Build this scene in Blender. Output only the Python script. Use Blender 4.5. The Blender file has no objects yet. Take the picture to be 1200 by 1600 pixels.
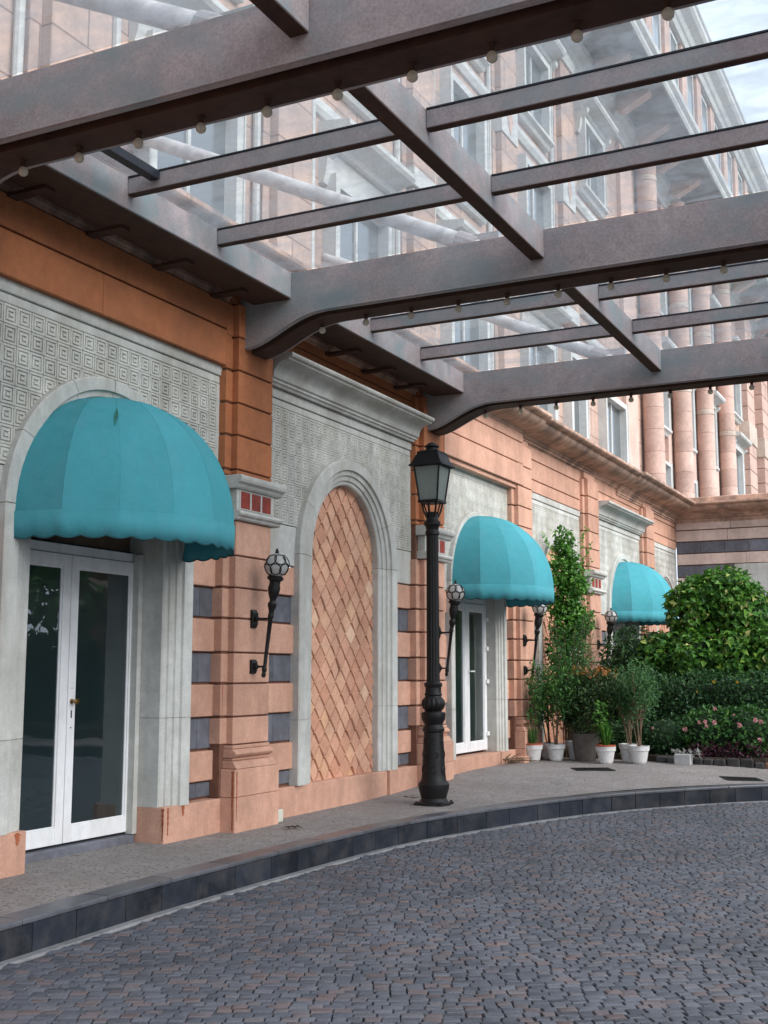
import bpy, math, random
import numpy as np
from mathutils import Vector, Matrix
random.seed(7); RNG = np.random.default_rng(11)
R = math.radians; PI = math.pi
sc = bpy.context.scene
COL = sc.collection

# ------------------------------------------------------------------ materials
class NT:
    def __init__(s, m): s.t = m.node_tree; s.n = s.t.nodes; s.l = s.t.links
    def new(s, typ, **kw):
        n = s.n.new(typ)
        for k, v in kw.items():
            if k in n.inputs.keys() if hasattr(n.inputs, 'keys') else False: s.set(n, k, v)
            else: setattr(n, k, v)
        return n
    def set(s, n, k, v):
        if hasattr(v, 'is_linked') or isinstance(v, bpy.types.NodeSocket): s.l.new(v, n.inputs[k])
        else: n.inputs[k].default_value = v
def c4(c): return (c[0], c[1], c[2], 1.0)
def mul(c, k): return (c[0]*k, c[1]*k, c[2]*k)

def mat(name, base, rough=0.75, spec=0.3, metal=0.0, var=0.18, nscale=1.6, nvar=0.22, grain=0.10, gscale=90, bump=0.25, bscale=60, bdist=0.004,
        stain=None, stain_amt=0.0, stain_scale=(1.2, 1.2, 0.25), ashlar=None, cols=None, speck=None):
    """stone/paint material: per-face random value 'var', cloudy noise, fine grain, drips, optional ashlar joints."""
    m = bpy.data.materials.new(name); m.use_nodes = True
    g = NT(m); bs = g.n['Principled BSDF']
    tc = g.new('ShaderNodeTexCoord'); P = tc.outputs['Object']
    at = g.new('ShaderNodeAttribute', attribute_name='var'); av = at.outputs['Fac']
    n1 = g.new('ShaderNodeTexNoise'); g.set(n1, 'Vector', P); g.set(n1, 'Scale', nscale); g.set(n1, 'Detail', 6.0); g.set(n1, 'Roughness', 0.6)
    n2 = g.new('ShaderNodeTexNoise'); g.set(n2, 'Vector', P); g.set(n2, 'Scale', gscale*0.42); g.set(n2, 'Detail', 4.0); g.set(n2, 'Roughness', 0.75)
    def math_(op, a, b=None, c=None):
        n = g.new('ShaderNodeMath', operation=op)
        for i, v in enumerate((a, b, c)):
            if v is None: continue
            if isinstance(v, (int, float)): n.inputs[i].default_value = v
            else: g.l.new(v, n.inputs[i])
        return n.outputs[0]
    # value factor = 1 + var*(av-.5)*2 + nvar*(n1-.5)*2 + grain*(n2-.5)*2
    f = math_('MULTIPLY_ADD', av, 2*var, 1-var)
    def spread(o, lo, hi):
        r_ = g.new('ShaderNodeMapRange'); g.l.new(o, r_.inputs[0]); r_.inputs[1].default_value = lo; r_.inputs[2].default_value = hi; return r_.outputs[0]
    f = math_('ADD', f, math_('MULTIPLY_ADD', spread(n1.outputs['Fac'], .28, .72), 2*nvar, -nvar))
    f = math_('ADD', f, math_('MULTIPLY_ADD', spread(n2.outputs['Fac'], .25, .75), 1.5*grain, -.75*grain))
    n4 = g.new('ShaderNodeTexNoise'); g.set(n4, 'Vector', P); g.set(n4, 'Scale', nscale*7.3); g.set(n4, 'Detail', 5.0)
    f = math_('ADD', f, math_('MULTIPLY_ADD', spread(n4.outputs['Fac'], .3, .7), nvar, -nvar*.5))
    if cols:
        rp = g.new('ShaderNodeValToRGB'); g.l.new(av, rp.inputs[0])
        el = rp.color_ramp.elements; el[0].position = cols[0][0]; el[0].color = c4(cols[0][1]); el[1].position = cols[-1][0]; el[1].color = c4(cols[-1][1])
        for p, c in cols[1:-1]:
            e = el.new(p); e.color = c4(c)
        bc = rp.outputs[0]
    else:
        rgb = g.new('ShaderNodeRGB'); rgb.outputs[0].default_value = c4(base); bc = rgb.outputs[0]
    vm = g.new('ShaderNodeVectorMath', operation='SCALE'); g.l.new(bc, vm.inputs[0]); g.l.new(f, vm.inputs['Scale'])
    col = vm.outputs[0]
    hgt = n2.outputs['Fac']
    if speck:
        vo = g.new('ShaderNodeTexVoronoi'); g.set(vo, 'Vector', P); g.set(vo, 'Scale', speck[1])
        mx = g.new('ShaderNodeMix', data_type='RGBA')
        sp = g.new('ShaderNodeSeparateColor'); g.l.new(vo.outputs['Color'], sp.inputs[0])
        gt = math_('GREATER_THAN', sp.outputs[0], 1-speck[2])
        g.l.new(gt, mx.inputs[0]); g.l.new(col, mx.inputs[6]); mx.inputs[7].default_value = c4(speck[0]); col = mx.outputs[2]
    if stain:
        mp = g.new('ShaderNodeMapping'); g.l.new(P, mp.inputs[0]); mp.inputs['Scale'].default_value = stain_scale
        n3 = g.new('ShaderNodeTexNoise'); g.l.new(mp.outputs[0], n3.inputs['Vector']); g.set(n3, 'Scale', 2.2); g.set(n3, 'Detail', 7.0); g.set(n3, 'Roughness', 0.65)
        mr = g.new('ShaderNodeMapRange'); g.l.new(n3.outputs['Fac'], mr.inputs[0]); mr.inputs[1].default_value = 0.44; mr.inputs[2].default_value = 0.68; mr.inputs[4].default_value = stain_amt
        mx = g.new('ShaderNodeMix', data_type='RGBA'); g.l.new(mr.outputs[0], mx.inputs[0]); g.l.new(col, mx.inputs[6]); mx.inputs[7].default_value = c4(stain); col = mx.outputs[2]
    if ashlar:   # (block width, course height, joint colour)
        sx = g.new('ShaderNodeSeparateXYZ'); g.l.new(P, sx.inputs[0])
        cb = g.new('ShaderNodeCombineXYZ'); g.l.new(math_('ADD', sx.outputs[0], sx.outputs[1]), cb.inputs[0]); g.l.new(sx.outputs[2], cb.inputs[1])
        bk = g.new('ShaderNodeTexBrick'); g.l.new(cb.outputs[0], bk.inputs['Vector']); bk.offset = 0.5
        g.set(bk, 'Scale', 1.0); g.set(bk, 'Brick Width', ashlar[0]); g.set(bk, 'Row Height', ashlar[1]); g.set(bk, 'Mortar Size', 0.012); g.set(bk, 'Mortar Smooth', 0.1)
        g.set(bk, 'Color1', (0.82, 0.82, 0.82, 1)); g.set(bk, 'Color2', (1.1, 1.08, 1.05, 1)); g.set(bk, 'Mortar', (0.45, 0.42, 0.42, 1))
        mm = g.new('ShaderNodeMix', data_type='RGBA', blend_type='MULTIPLY'); mm.inputs[0].default_value = 1.0
        g.l.new(col, mm.inputs[6]); g.l.new(bk.outputs['Color'], mm.inputs[7]); col = mm.outputs[2]
    g.l.new(col, bs.inputs['Base Color'])
    rr = math_('MULTIPLY_ADD', n1.outputs['Fac'], 0.25, rough-0.12)
    g.l.new(rr, bs.inputs['Roughness']); g.set(bs, 'Metallic', metal); g.set(bs, 'Specular IOR Level', spec)
    if bump:
        nb = g.new('ShaderNodeTexNoise'); g.set(nb, 'Vector', P); g.set(nb, 'Scale', bscale); g.set(nb, 'Detail', 5.0)
        bp = g.new('ShaderNodeBump'); g.set(bp, 'Strength', bump); g.set(bp, 'Distance', bdist); g.l.new(nb.outputs['Fac'], bp.inputs['Height']); g.l.new(bp.outputs[0], bs.inputs['Normal'])
    return m

M = {}
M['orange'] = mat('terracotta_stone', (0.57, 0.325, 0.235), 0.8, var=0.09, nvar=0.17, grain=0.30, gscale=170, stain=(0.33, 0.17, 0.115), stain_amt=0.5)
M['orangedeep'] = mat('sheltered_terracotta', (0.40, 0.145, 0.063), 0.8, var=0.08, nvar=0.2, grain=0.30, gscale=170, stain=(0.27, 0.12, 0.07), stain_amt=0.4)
M['pinkwall'] = mat('pink_ashlar', (0.50, 0.36, 0.30), 0.85, var=0.1, nvar=0.22, ashlar=(1.3, 0.62), stain=(0.33, 0.24, 0.21), stain_amt=0.4)
M['pinkcol'] = mat('pink_column_stone', (0.55, 0.385, 0.325), 0.85, var=0.16, nvar=0.2, stain=(0.55, 0.40, 0.33), stain_amt=0.5)
M['cornice'] = mat('cornice_terracotta', (0.54, 0.35, 0.265), 0.85, var=0.08, nvar=0.3, stain=(0.11, 0.085, 0.075), stain_amt=0.8, stain_scale=(1, 1.6, .5))
M['cream'] = mat('cream_stone', (0.53, 0.53, 0.50), 0.8, var=0.07, nvar=0.18, grain=0.20, gscale=170, stain=(0.34, 0.315, 0.26), stain_amt=0.6)
M['creamtile'] = mat('cream_relief_tile', (0.57, 0.565, 0.525), 0.85, var=0.10, nvar=0.2, grain=0.16, gscale=170, stain=(0.30, 0.27, 0.2), stain_amt=0.5)
M['groove'] = mat('tile_groove', (0.30, 0.25, 0.16), 0.9, var=0.0)
M['slate'] = mat('slate_block', (0.135, 0.14, 0.165), 0.7, var=0.25, nvar=0.35, grain=0.15, stain=(0.06, 0.05, 0.05), stain_amt=0.5)
M['joint'] = mat('dark_joint', (0.16, 0.075, 0.05), 0.95, var=0.0)
M['darkwall'] = mat('stain_and_shade_wall', (0.13, 0.085, 0.06), 0.95, var=0.0, nvar=0.5)  # dark brown stain with the shade of gap and transom painted in
M['redgran'] = mat('red_granite', (0.27, 0.035, 0.02), 0.5, var=0.1, grain=0.6, gscale=60)
M['diamond'] = mat('diamond_tile', None, 0.75, var=0.05, nscale=3.0, nvar=0.16, grain=0.14, gscale=110,
                   cols=[(0.0, (0.58, 0.29, 0.19)), (0.4, (0.62, 0.335, 0.225)), (0.75, (0.655, 0.375, 0.255)), (0.92, (0.65, 0.37, 0.22)), (1.0, (0.72, 0.50, 0.37))])
M['steel'] = mat('faded_mauve_paint', (0.365, 0.305, 0.305), 0.55, spec=0.3, var=0.05, nscale=1.5, nvar=0.17, grain=0.42, gscale=130, stain=(0.24, 0.285, 0.295), stain_amt=1.0, stain_scale=(.6, 1.1, 1.1), bump=0.1)
M['rust_and_shade'] = mat('rusty_brown_and_shade', (0.065, 0.034, 0.024), 0.75, var=0.05, nvar=0.4, stain=(0.08, 0.035, 0.02), stain_amt=0.7, stain_scale=(1, 1, 1))  # brown of the bulb rail, darkened to carry underside shade as well
M['pipe'] = mat('white_pipe_paint', (0.62, 0.60, 0.60), 0.5, var=0.0, nvar=0.1, stain=(0.30, 0.27, 0.26), stain_amt=0.8, stain_scale=(3, 3, 3))
M['gasket'] = mat('black_gasket', (0.02, 0.022, 0.03), 0.4, var=0, nvar=0.1)
M['iron'] = mat('black_iron', (0.009, 0.0085, 0.0088), 0.5, spec=0.28, var=0.0, nvar=0.3, grain=0.2, bump=0.15)
M['whitepaint'] = mat('white_door_paint', (0.80, 0.80, 0.81), 0.4, spec=0.4, var=0.0, nvar=0.05, grain=0.02, bump=0.03, stain=(0.5, 0.48, 0.44), stain_amt=0.35, stain_scale=(3, 3, 1))
M['whitetrim'] = mat('white_window_trim', (0.56, 0.565, 0.55), 0.6, var=0.04, nvar=0.12, stain=(0.42, 0.41, 0.37), stain_amt=0.5)
M['algae'] = mat('green_algae', (0.03, 0.17, 0.13), 0.9, var=0, nvar=0.5)
M['trim'] = mat('dark_teal_binding', (0.02, 0.09, 0.105), 0.85, var=0)
M['ring'] = mat('weathered_ring_stone', (0.55, 0.46, 0.39), 0.8, var=0.05, nvar=0.2)
M['brass'] = mat('aged_brass', (0.30, 0.18, 0.06), 0.35, metal=1.0, var=0, nvar=0.2)
M['concrete'] = mat('pavement_concrete', (0.245, 0.226, 0.22), 0.9, var=0.0, nscale=0.9, nvar=0.20, grain=0.22, gscale=150, bump=0.4, stain=(0.20, 0.175, 0.16), stain_amt=0.7, stain_scale=(.8, .8, .8), speck=((0.13, 0.11, 0.10), 60, 0.16))
M['strip'] = mat('gutter_concrete', (0.19, 0.19, 0.195), 0.9, var=0.05, nvar=0.3, grain=0.2)
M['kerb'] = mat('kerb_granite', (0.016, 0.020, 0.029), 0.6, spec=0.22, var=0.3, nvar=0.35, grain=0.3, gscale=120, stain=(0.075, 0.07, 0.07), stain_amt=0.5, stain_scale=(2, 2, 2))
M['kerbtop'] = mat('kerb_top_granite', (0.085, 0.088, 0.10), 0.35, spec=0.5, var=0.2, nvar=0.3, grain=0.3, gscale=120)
M['mortar'] = mat('pale_mortar', (0.26, 0.245, 0.23), 0.95, var=0, nvar=0.3)
M['sett'] = mat('granite_sett', None, 0.62, spec=0.4, var=0.10, nscale=0.45, nvar=0.22, grain=0.34, gscale=150, bump=0.5, bscale=70, bdist=0.006,
                cols=[(0.0, (0.070, 0.080, 0.100)), (0.4, (0.089, 0.097, 0.118)), (0.72, (0.101, 0.107, 0.126)), (0.84, (0.108, 0.094, 0.101)), (1.0, (0.114, 0.089, 0.089))])
M['soil'] = mat('dark_soil', (0.04, 0.03, 0.022), 0.95, var=0, nvar=0.4, bump=0.6, bscale=30, bdist=0.02)
M['ground'] = mat('earth', (0.13, 0.12, 0.09), 0.95, var=0, nscale=0.3, nvar=0.3)
M['potwhite'] = mat('white_plastic_pot', (0.70, 0.70, 0.70), 0.5, var=0, nvar=0.08, grain=0.03, bump=0.05, stain=(0.4, 0.36, 0.3), stain_amt=0.4, stain_scale=(6, 6, 3))
M['terracotta'] = mat('terracotta_pot', (0.42, 0.11, 0.055), 0.7, var=0, nvar=0.12)
M['potgrey'] = mat('grey_cement_pot', (0.12, 0.105, 0.095), 0.85, var=0, nvar=0.35)
M['cement'] = mat('cement_block', (0.36, 0.36, 0.36), 0.9, var=0.05, nvar=0.2)
M['bark'] = mat('bark', (0.12, 0.08, 0.05), 0.9, var=0.1, nvar=0.35, bump=0.6)
M['edging'] = mat('edging_stone', None, 0.9, var=0.1, nvar=0.4, cols=[(0, (0.035, 0.035, 0.037)), (0.55, (0.06, 0.055, 0.052)), (0.75, (0.10, 0.065, 0.05)), (1, (0.22, 0.10, 0.065))])
M['plastic'] = mat('cream_plastic', (0.62, 0.60, 0.50), 0.5, var=0, nvar=0.05)

def awning_mat():
    m = mat('teal_canvas', (0.090, 0.415, 0.48), 0.8, spec=0.15, var=0.16, nscale=1.3, nvar=0.10, grain=0.2, gscale=260, bump=0.35, bscale=7, bdist=0.02,
            stain=(0.13, 0.40, 0.475), stain_amt=0.55, stain_scale=(2.5, 2.5, 1.0))
    g = NT(m); bs = g.n['Principled BSDF']; out = g.n['Material Output']
    tr = g.new('ShaderNodeBsdfTranslucent'); tr.inputs[0].default_value = (0.07, 0.40, 0.50, 1)
    mx = g.new('ShaderNodeMixShader'); mx.inputs[0].default_value = 0.22
    g.l.new(bs.outputs[0], mx.inputs[1]); g.l.new(tr.outputs[0], mx.inputs[2]); g.l.new(mx.outputs[0], out.inputs['Surface'])
    return m
M['teal'] = awning_mat()

def leaf_mat(name, cols, trans=0.3, rough=0.45):
    m = bpy.data.materials.new(name); m.use_nodes = True; g = NT(m); bs = g.n['Principled BSDF']; out = g.n['Material Output']
    at = g.new('ShaderNodeAttribute', attribute_name='var')
    rp = g.new('ShaderNodeValToRGB'); g.l.new(at.outputs['Fac'], rp.inputs[0]); el = rp.color_ramp.elements
    el[0].position = cols[0][0]; el[0].color = c4(cols[0][1]); el[1].position = cols[-1][0]; el[1].color = c4(cols[-1][1])
    for p, c in cols[1:-1]:
        e = el.new(p); e.color = c4(c)
    g.l.new(rp.outputs[0], bs.inputs['Base Color']); g.set(bs, 'Roughness', rough); g.set(bs, 'Specular IOR Level', 0.35)
    tr = g.new('ShaderNodeBsdfTranslucent'); g.l.new(rp.outputs[0], tr.inputs[0])
    mx = g.new('ShaderNodeMixShader'); mx.inputs[0].default_value = trans
    g.l.new(bs.outputs[0], mx.inputs[1]); g.l.new(tr.outputs[0], mx.inputs[2]); g.l.new(mx.outputs[0], out.inputs['Surface'])
    return m
M['leaf_big'] = leaf_mat('broad_leaf', [(0, (0.02, 0.07, 0.012)), (0.4, (0.05, 0.16, 0.02)), (0.78, (0.11, 0.27, 0.03)), (0.93, (0.22, 0.35, 0.05)), (1, (0.52, 0.52, 0.18))])
M['leaf_dark'] = leaf_mat('dark_leaf', [(0, (0.012, 0.045, 0.014)), (0.6, (0.030, 0.092, 0.028)), (1, (0.07, 0.16, 0.04))])
M['leaf_mid'] = leaf_mat('mid_leaf', [(0, (0.02, 0.07, 0.018)), (0.6, (0.045, 0.14, 0.03)), (1, (0.10, 0.24, 0.04))])
M['leaf_lime'] = leaf_mat('lime_leaf', [(0, (0.03, 0.11, 0.015)), (0.6, (0.075, 0.23, 0.03)), (1, (0.18, 0.38, 0.06))])
M['leaf_fine'] = leaf_mat('fine_leaf', [(0, (0.03, 0.085, 0.03)), (0.6, (0.07, 0.18, 0.06)), (1, (0.13, 0.28, 0.09))])
M['leaf_croton'] = leaf_mat('croton_leaf', [(0, (0.02, 0.06, 0.018)), (0.6, (0.05, 0.10, 0.03)), (0.86, (0.10, 0.12, 0.03)), (0.92, (0.32, 0.14, 0.03)), (1, (0.42, 0.13, 0.03))])
M['leaf_purple'] = leaf_mat('purple_leaf', [(0, (0.03, 0.012, 0.02)), (1, (0.10, 0.025, 0.05))])
M['petal'] = leaf_mat('pink_petal', [(0, (0.60, 0.22, 0.27)), (1, (0.80, 0.45, 0.47))])
M['petal_y'] = leaf_mat('yellow_petal', [(0, (0.65, 0.30, 0.03)), (1, (0.75, 0.5, 0.05))])
M['leaf_dry'] = leaf_mat('dry_leaf', [(0, (0.06, 0.04, 0.03)), (1, (0.10, 0.06, 0.04))])
M['leaf_grey'] = leaf_mat('silver_leaf', [(0, (0.25, 0.26, 0.24)), (1, (0.5, 0.5, 0.47))])

def glass_dark(name, base, refl, rough=0.01, tint=(0.9, 0.95, 0.97)):
    """coated glass: dark interior behind a mirror-like coat"""
    m = bpy.data.materials.new(name); m.use_nodes = True; g = NT(m); bs = g.n['Principled BSDF']; out = g.n['Material Output']
    tc = g.new('ShaderNodeTexCoord')
    nz = g.new('ShaderNodeTexNoise'); g.l.new(tc.outputs['Object'], nz.inputs['Vector']); g.set(nz, 'Scale', 1.4); g.set(nz, 'Detail', 3.0)
    rp = g.new('ShaderNodeValToRGB'); g.l.new(nz.outputs['Fac'], rp.inputs[0]); rp.color_ramp.elements[0].color = c4(mul(base, 0.6)); rp.color_ramp.elements[1].color = c4(mul(base, 1.4))
    g.l.new(rp.outputs[0], bs.inputs['Base Color']); g.set(bs, 'Roughness', 0.3)
    gl = g.new('ShaderNodeBsdfGlossy'); gl.inputs['Color'].default_value = c4(tint); gl.inputs['Roughness'].default_value = rough
    n2 = g.new('ShaderNodeTexNoise'); g.l.new(tc.outputs['Object'], n2.inputs['Vector']); g.set(n2, 'Scale', 3.5); g.set(n2, 'Detail', 1.0)
    bp = g.new('ShaderNodeBump'); g.set(bp, 'Strength', 0.12); g.set(bp, 'Distance', 0.01); g.l.new(n2.outputs['Fac'], bp.inputs['Height']); g.l.new(bp.outputs[0], gl.inputs['Normal'])
    fr = g.new('ShaderNodeFresnel'); fr.inputs[0].default_value = 1.5
    ad = g.new('ShaderNodeMath', operation='ADD'); g.l.new(fr.outputs[0], ad.inputs[0]); ad.inputs[1].default_value = refl; ad.use_clamp = True
    mx = g.new('ShaderNodeMixShader'); g.l.new(ad.outputs[0], mx.inputs[0]); g.l.new(bs.outputs[0], mx.inputs[1]); g.l.new(gl.outputs[0], mx.inputs[2]); g.l.new(mx.outputs[0], out.inputs['Surface'])
    return m
M['doorglass'] = glass_dark('door_glass', (0.003, 0.013, 0.015), 0.075)
M['winglass'] = glass_dark('window_glass', (0.07, 0.08, 0.085), 0.08, rough=0.08)

def glass_clear(name, dirt=0.20, dirtcol=(0.45, 0.49, 0.53), tint=(0.95, 0.97, 0.98)):
    m = bpy.data.materials.new(name); m.use_nodes = True; g = NT(m); out = g.n['Material Output']; g.n.remove(g.n['Principled BSDF'])
    tc = g.new('ShaderNodeTexCoord')
    mp = g.new('ShaderNodeMapping'); g.l.new(tc.outputs['Object'], mp.inputs[0]); mp.inputs['Scale'].default_value = (0.8, 1.5, 1); mp.inputs['Rotation'].default_value = (0, 0, 0.5)
    nz = g.new('ShaderNodeTexNoise'); g.l.new(mp.outputs[0], nz.inputs['Vector']); g.set(nz, 'Scale', 2.6); g.set(nz, 'Detail', 9.0); g.set(nz, 'Roughness', 0.68); g.set(nz, 'Distortion', 0.7)
    mr = g.new('ShaderNodeMapRange'); g.l.new(nz.outputs['Fac'], mr.inputs[0]); mr.inputs[1].default_value = 0.38; mr.inputs[2].default_value = 0.66; mr.inputs[3].default_value = dirt*0.45; mr.inputs[4].default_value = dirt*1.9
    tr = g.new('ShaderNodeBsdfTransparent'); tr.inputs[0].default_value = c4(tint)
    df = g.new('ShaderNodeBsdfDiffuse'); df.inputs[0].default_value = c4(dirtcol)
    tl = g.new('ShaderNodeBsdfTranslucent'); tl.inputs[0].default_value = c4(dirtcol)
    dm = g.new('ShaderNodeMixShader'); dm.inputs[0].default_value = 0.6; g.l.new(df.outputs[0], dm.inputs[1]); g.l.new(tl.outputs[0], dm.inputs[2])
    m1 = g.new('ShaderNodeMixShader'); g.l.new(mr.outputs[0], m1.inputs[0]); g.l.new(tr.outputs[0], m1.inputs[1]); g.l.new(dm.outputs[0], m1.inputs[2])
    gl = g.new('ShaderNodeBsdfGlossy'); gl.inputs['Roughness'].default_value = 0.02
    lw = g.new('ShaderNodeLayerWeight'); lw.inputs[0].default_value = 0.5
    pw = g.new('ShaderNodeMath', operation='POWER'); g.l.new(lw.outputs['Facing'], pw.inputs[0]); pw.inputs[1].default_value = 3.5
    fr = g.new('ShaderNodeMath', operation='MULTIPLY_ADD'); g.l.new(pw.outputs[0], fr.inputs[0]); fr.inputs[1].default_value = 0.15; fr.inputs[2].default_value = 0.02
    m2 = g.new('ShaderNodeMixShader'); g.l.new(fr.outputs[0], m2.inputs[0]); g.l.new(m1.outputs[0], m2.inputs[1]); g.l.new(gl.outputs[0], m2.inputs[2]); g.l.new(m2.outputs[0], out.inputs['Surface'])
    return m
M['roofglass'] = glass_clear('canopy_glass')
def frosted(name, c, tr_=0.5):
    m = bpy.data.materials.new(name); m.use_nodes = True; g = NT(m); bs = g.n['Principled BSDF']; out = g.n['Material Output']
    tc = g.new('ShaderNodeTexCoord'); nz = g.new('ShaderNodeTexNoise'); g.l.new(tc.outputs['Object'], nz.inputs['Vector']); g.set(nz, 'Scale', 40.0); g.set(nz, 'Detail', 4.0)
    rp = g.new('ShaderNodeValToRGB'); g.l.new(nz.outputs['Fac'], rp.inputs[0]); rp.color_ramp.elements[0].color = c4(mul(c, 0.75)); rp.color_ramp.elements[1].color = c4(mul(c, 1.15))
    g.l.new(rp.outputs[0], bs.inputs['Base Color']); g.set(bs, 'Roughness', 0.25)
    tl = g.new('ShaderNodeBsdfTranslucent'); g.l.new(rp.outputs[0], tl.inputs[0])
    mx = g.new('ShaderNodeMixShader'); mx.inputs[0].default_value = tr_; g.l.new(bs.outputs[0], mx.inputs[1]); g.l.new(tl.outputs[0], mx.inputs[2]); g.l.new(mx.outputs[0], out.inputs['Surface'])
    return m
M['frost'] = frosted('lantern_frosted_glass', (0.42, 0.48, 0.45))
M['globe'] = frosted('opal_globe_glass', (0.72, 0.72, 0.70))
M['bulb'] = frosted('bulb_glass', (0.85, 0.80, 0.68), 0.45)

# ------------------------------------------------------------------ mesh builder
class MB:
    def __init__(s): s.v = []; s.f = []; s.a = []
    def add(s, vs, fs, var=None):
        b = len(s.v); s.v.extend(vs); r = random.random() if var is None else var
        for f in fs: s.f.append(tuple(b+i for i in f)); s.a.append(r)
        return s
    def box(s, x0, x1, y0, y1, z0, z1, var=None):
        vs = [(x0,y0,z0),(x1,y0,z0),(x1,y1,z0),(x0,y1,z0),(x0,y0,z1),(x1,y0,z1),(x1,y1,z1),(x0,y1,z1)]
        return s.add(vs, [(3,2,1,0),(4,5,6,7),(0,1,5,4),(1,2,6,5),(2,3,7,6),(3,0,4,7)], var)
    def quad(s, a, b, c, d, var=None): return s.add([a,b,c,d], [(0,1,2,3)], var)
    def sweep(s, prof, path, close=False, caps=True, var=None):
        """prof: list of 2D; path: list of functions mapping (u,v)->xyz"""
        n = len(prof); vs = [fn(u, v) for fn in path for (u, v) in prof]; fs = []
        for i in range(len(path)-1):
            for j in range(n if close else n-1):
                k = (j+1) % n
                fs.append((i*n+j, i*n+k, (i+1)*n+k, (i+1)*n+j))
        if close and caps: fs.append(tuple(range(n))[::-1]); fs.append(tuple((len(path)-1)*n+j for j in range(n)))
        return s.add(vs, fs, var)
    def along_y(s, prof, y0, y1, var=None): return s.sweep(prof, [lambda u, v, y=y0: (u, y, v), lambda u, v, y=y1: (u, y, v)], close=True, var=var)
    def along_x(s, prof, x0, x1, var=None): return s.sweep(prof, [lambda u, v, x=x0: (x, u, v), lambda u, v, x=x1: (x, u, v)], close=True, var=var)
    def lathe(s, prof, c=(0,0,0), seg=20, mod=None, var=None, cap=True):
        vs = []; fs = []; n = len(prof)
        for k in range(seg):
            a = 2*PI*k/seg
            for (r, z) in prof:
                rr = r if mod is None else mod(r, z, a)
                vs.append((c[0]+rr*math.cos(a), c[1]+rr*math.sin(a), c[2]+z))
        for k in range(seg):
            k2 = (k+1) % seg
            for j in range(n-1): fs.append((k*n+j, k2*n+j, k2*n+j+1, k*n+j+1))
        if cap:
            fs.append(tuple(k*n for k in range(seg))[::-1]); fs.append(tuple(k*n+n-1 for k in range(seg)))
        return s.add(vs, fs, var)
    def tube(s, pts, rad, seg=8, var=None, closed=False):
        pts = [Vector(p) for p in pts]; n = len(pts); vs = []; fs = []
        up = None
        for i, p in enumerate(pts):
            if closed: t = (pts[(i+1) % n]-pts[i-1]).normalized()
            else: t = (pts[min(i+1, n-1)]-pts[max(i-1, 0)]).normalized()
            if up is None: up = t.orthogonal().normalized()
            up = (up - t*up.dot(t)).normalized(); b = t.cross(up)
            r = rad[i] if isinstance(rad, (list, tuple)) else rad
            for k in range(seg):
                a = 2*PI*k/seg; q = p+up*(r*math.cos(a))+b*(r*math.sin(a)); vs.append(tuple(q))
        for i in range(n if closed else n-1):
            j = (i+1) % n
            for k in range(seg):
                k2 = (k+1) % seg; fs.append((i*seg+k, i*seg+k2, j*seg+k2, j*seg+k))
        if not closed: fs.append(tuple(range(seg))[::-1]); fs.append(tuple((n-1)*seg+k for k in range(seg)))
        return s.add(vs, fs, var)
    def sphere(s, c, r, seg=20, rings=12, sz=1.0, var=None):
        prof = [(max(1e-4, r*math.sin(PI*i/rings)), -r*sz*math.cos(PI*i/rings)) for i in range(rings+1)]
        return s.lathe(prof, c, seg, var=var)
    def leaf(s, p, d, nrm, L, W, var=None, fold=0.25):
        d = d.normalized(); sd = d.cross(nrm)
        if sd.length < 1e-4: sd = d.orthogonal()
        sd.normalize(); nn = sd.cross(d)
        m = p+d*(L*0.45); t = p+d*L-nn*(L*0.18)
        a = m+sd*(W/2)+nn*(W*fold); b = m-sd*(W/2)+nn*(W*fold)
        return s.add([tuple(p), tuple(a), tuple(t), tuple(b), tuple(m)], [(0,4,1),(4,2,1),(0,3,4),(4,3,2)], var)
    def build(s, name, m, parent=None, smooth=False, bevel=0, seg=1, **props):
        off = Vector((0,0,0)); p = parent
        while p is not None: off += p.location; p = p.parent
        me = bpy.data.meshes.new(name)
        v = np.array(s.v, dtype=np.float64)-np.array(off)
        me.from_pydata(v.tolist(), [], s.f)
        at = me.attributes.new('var', 'FLOAT', 'FACE'); at.data.foreach_set('value', np.array(s.a, dtype=np.float32))
        me.materials.append(m)
        if smooth:
            me.polygons.foreach_set('use_smooth', [True]*len(me.polygons))
            try: me.set_sharp_from_angle(angle=R(35))
            except Exception: pass
        me.update()
        o = bpy.data.objects.new(name, me); COL.objects.link(o)
        if parent is not None: o.parent = parent
        if bevel:
            b = o.modifiers.new('bevel', 'BEVEL'); b.width = bevel; b.segments = seg; b.limit_method = 'ANGLE'; b.angle_limit = R(40)
        for k, q in props.items(): o[k] = q
        return o
def thing(name, label, cat, loc=(0,0,0), group=None):
    o = bpy.data.objects.new(name, None); COL.objects.link(o); o.location = loc; o.empty_display_size = 0.2
    o['label'] = label; o['category'] = cat
    if group: o['group'] = group
    return o
def dup(root, loc, label, group=None):
    r = root.copy(); COL.objects.link(r); r.location = loc; r['label'] = label
    if group: r['group'] = group
    for ch in list(root.children):
        c = ch.copy(); COL.objects.link(c); c.parent = r
        for g_ in list(ch.children):
            d = g_.copy(); COL.objects.link(d); d.parent = c
    return r
def V(*a): return Vector(a)
def rdir(): 
    v = Vector(RNG.normal(size=3)); return v.normalized()
def sm(t): t = max(0, min(1, t)); return t*t*(3-2*t)

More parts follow.
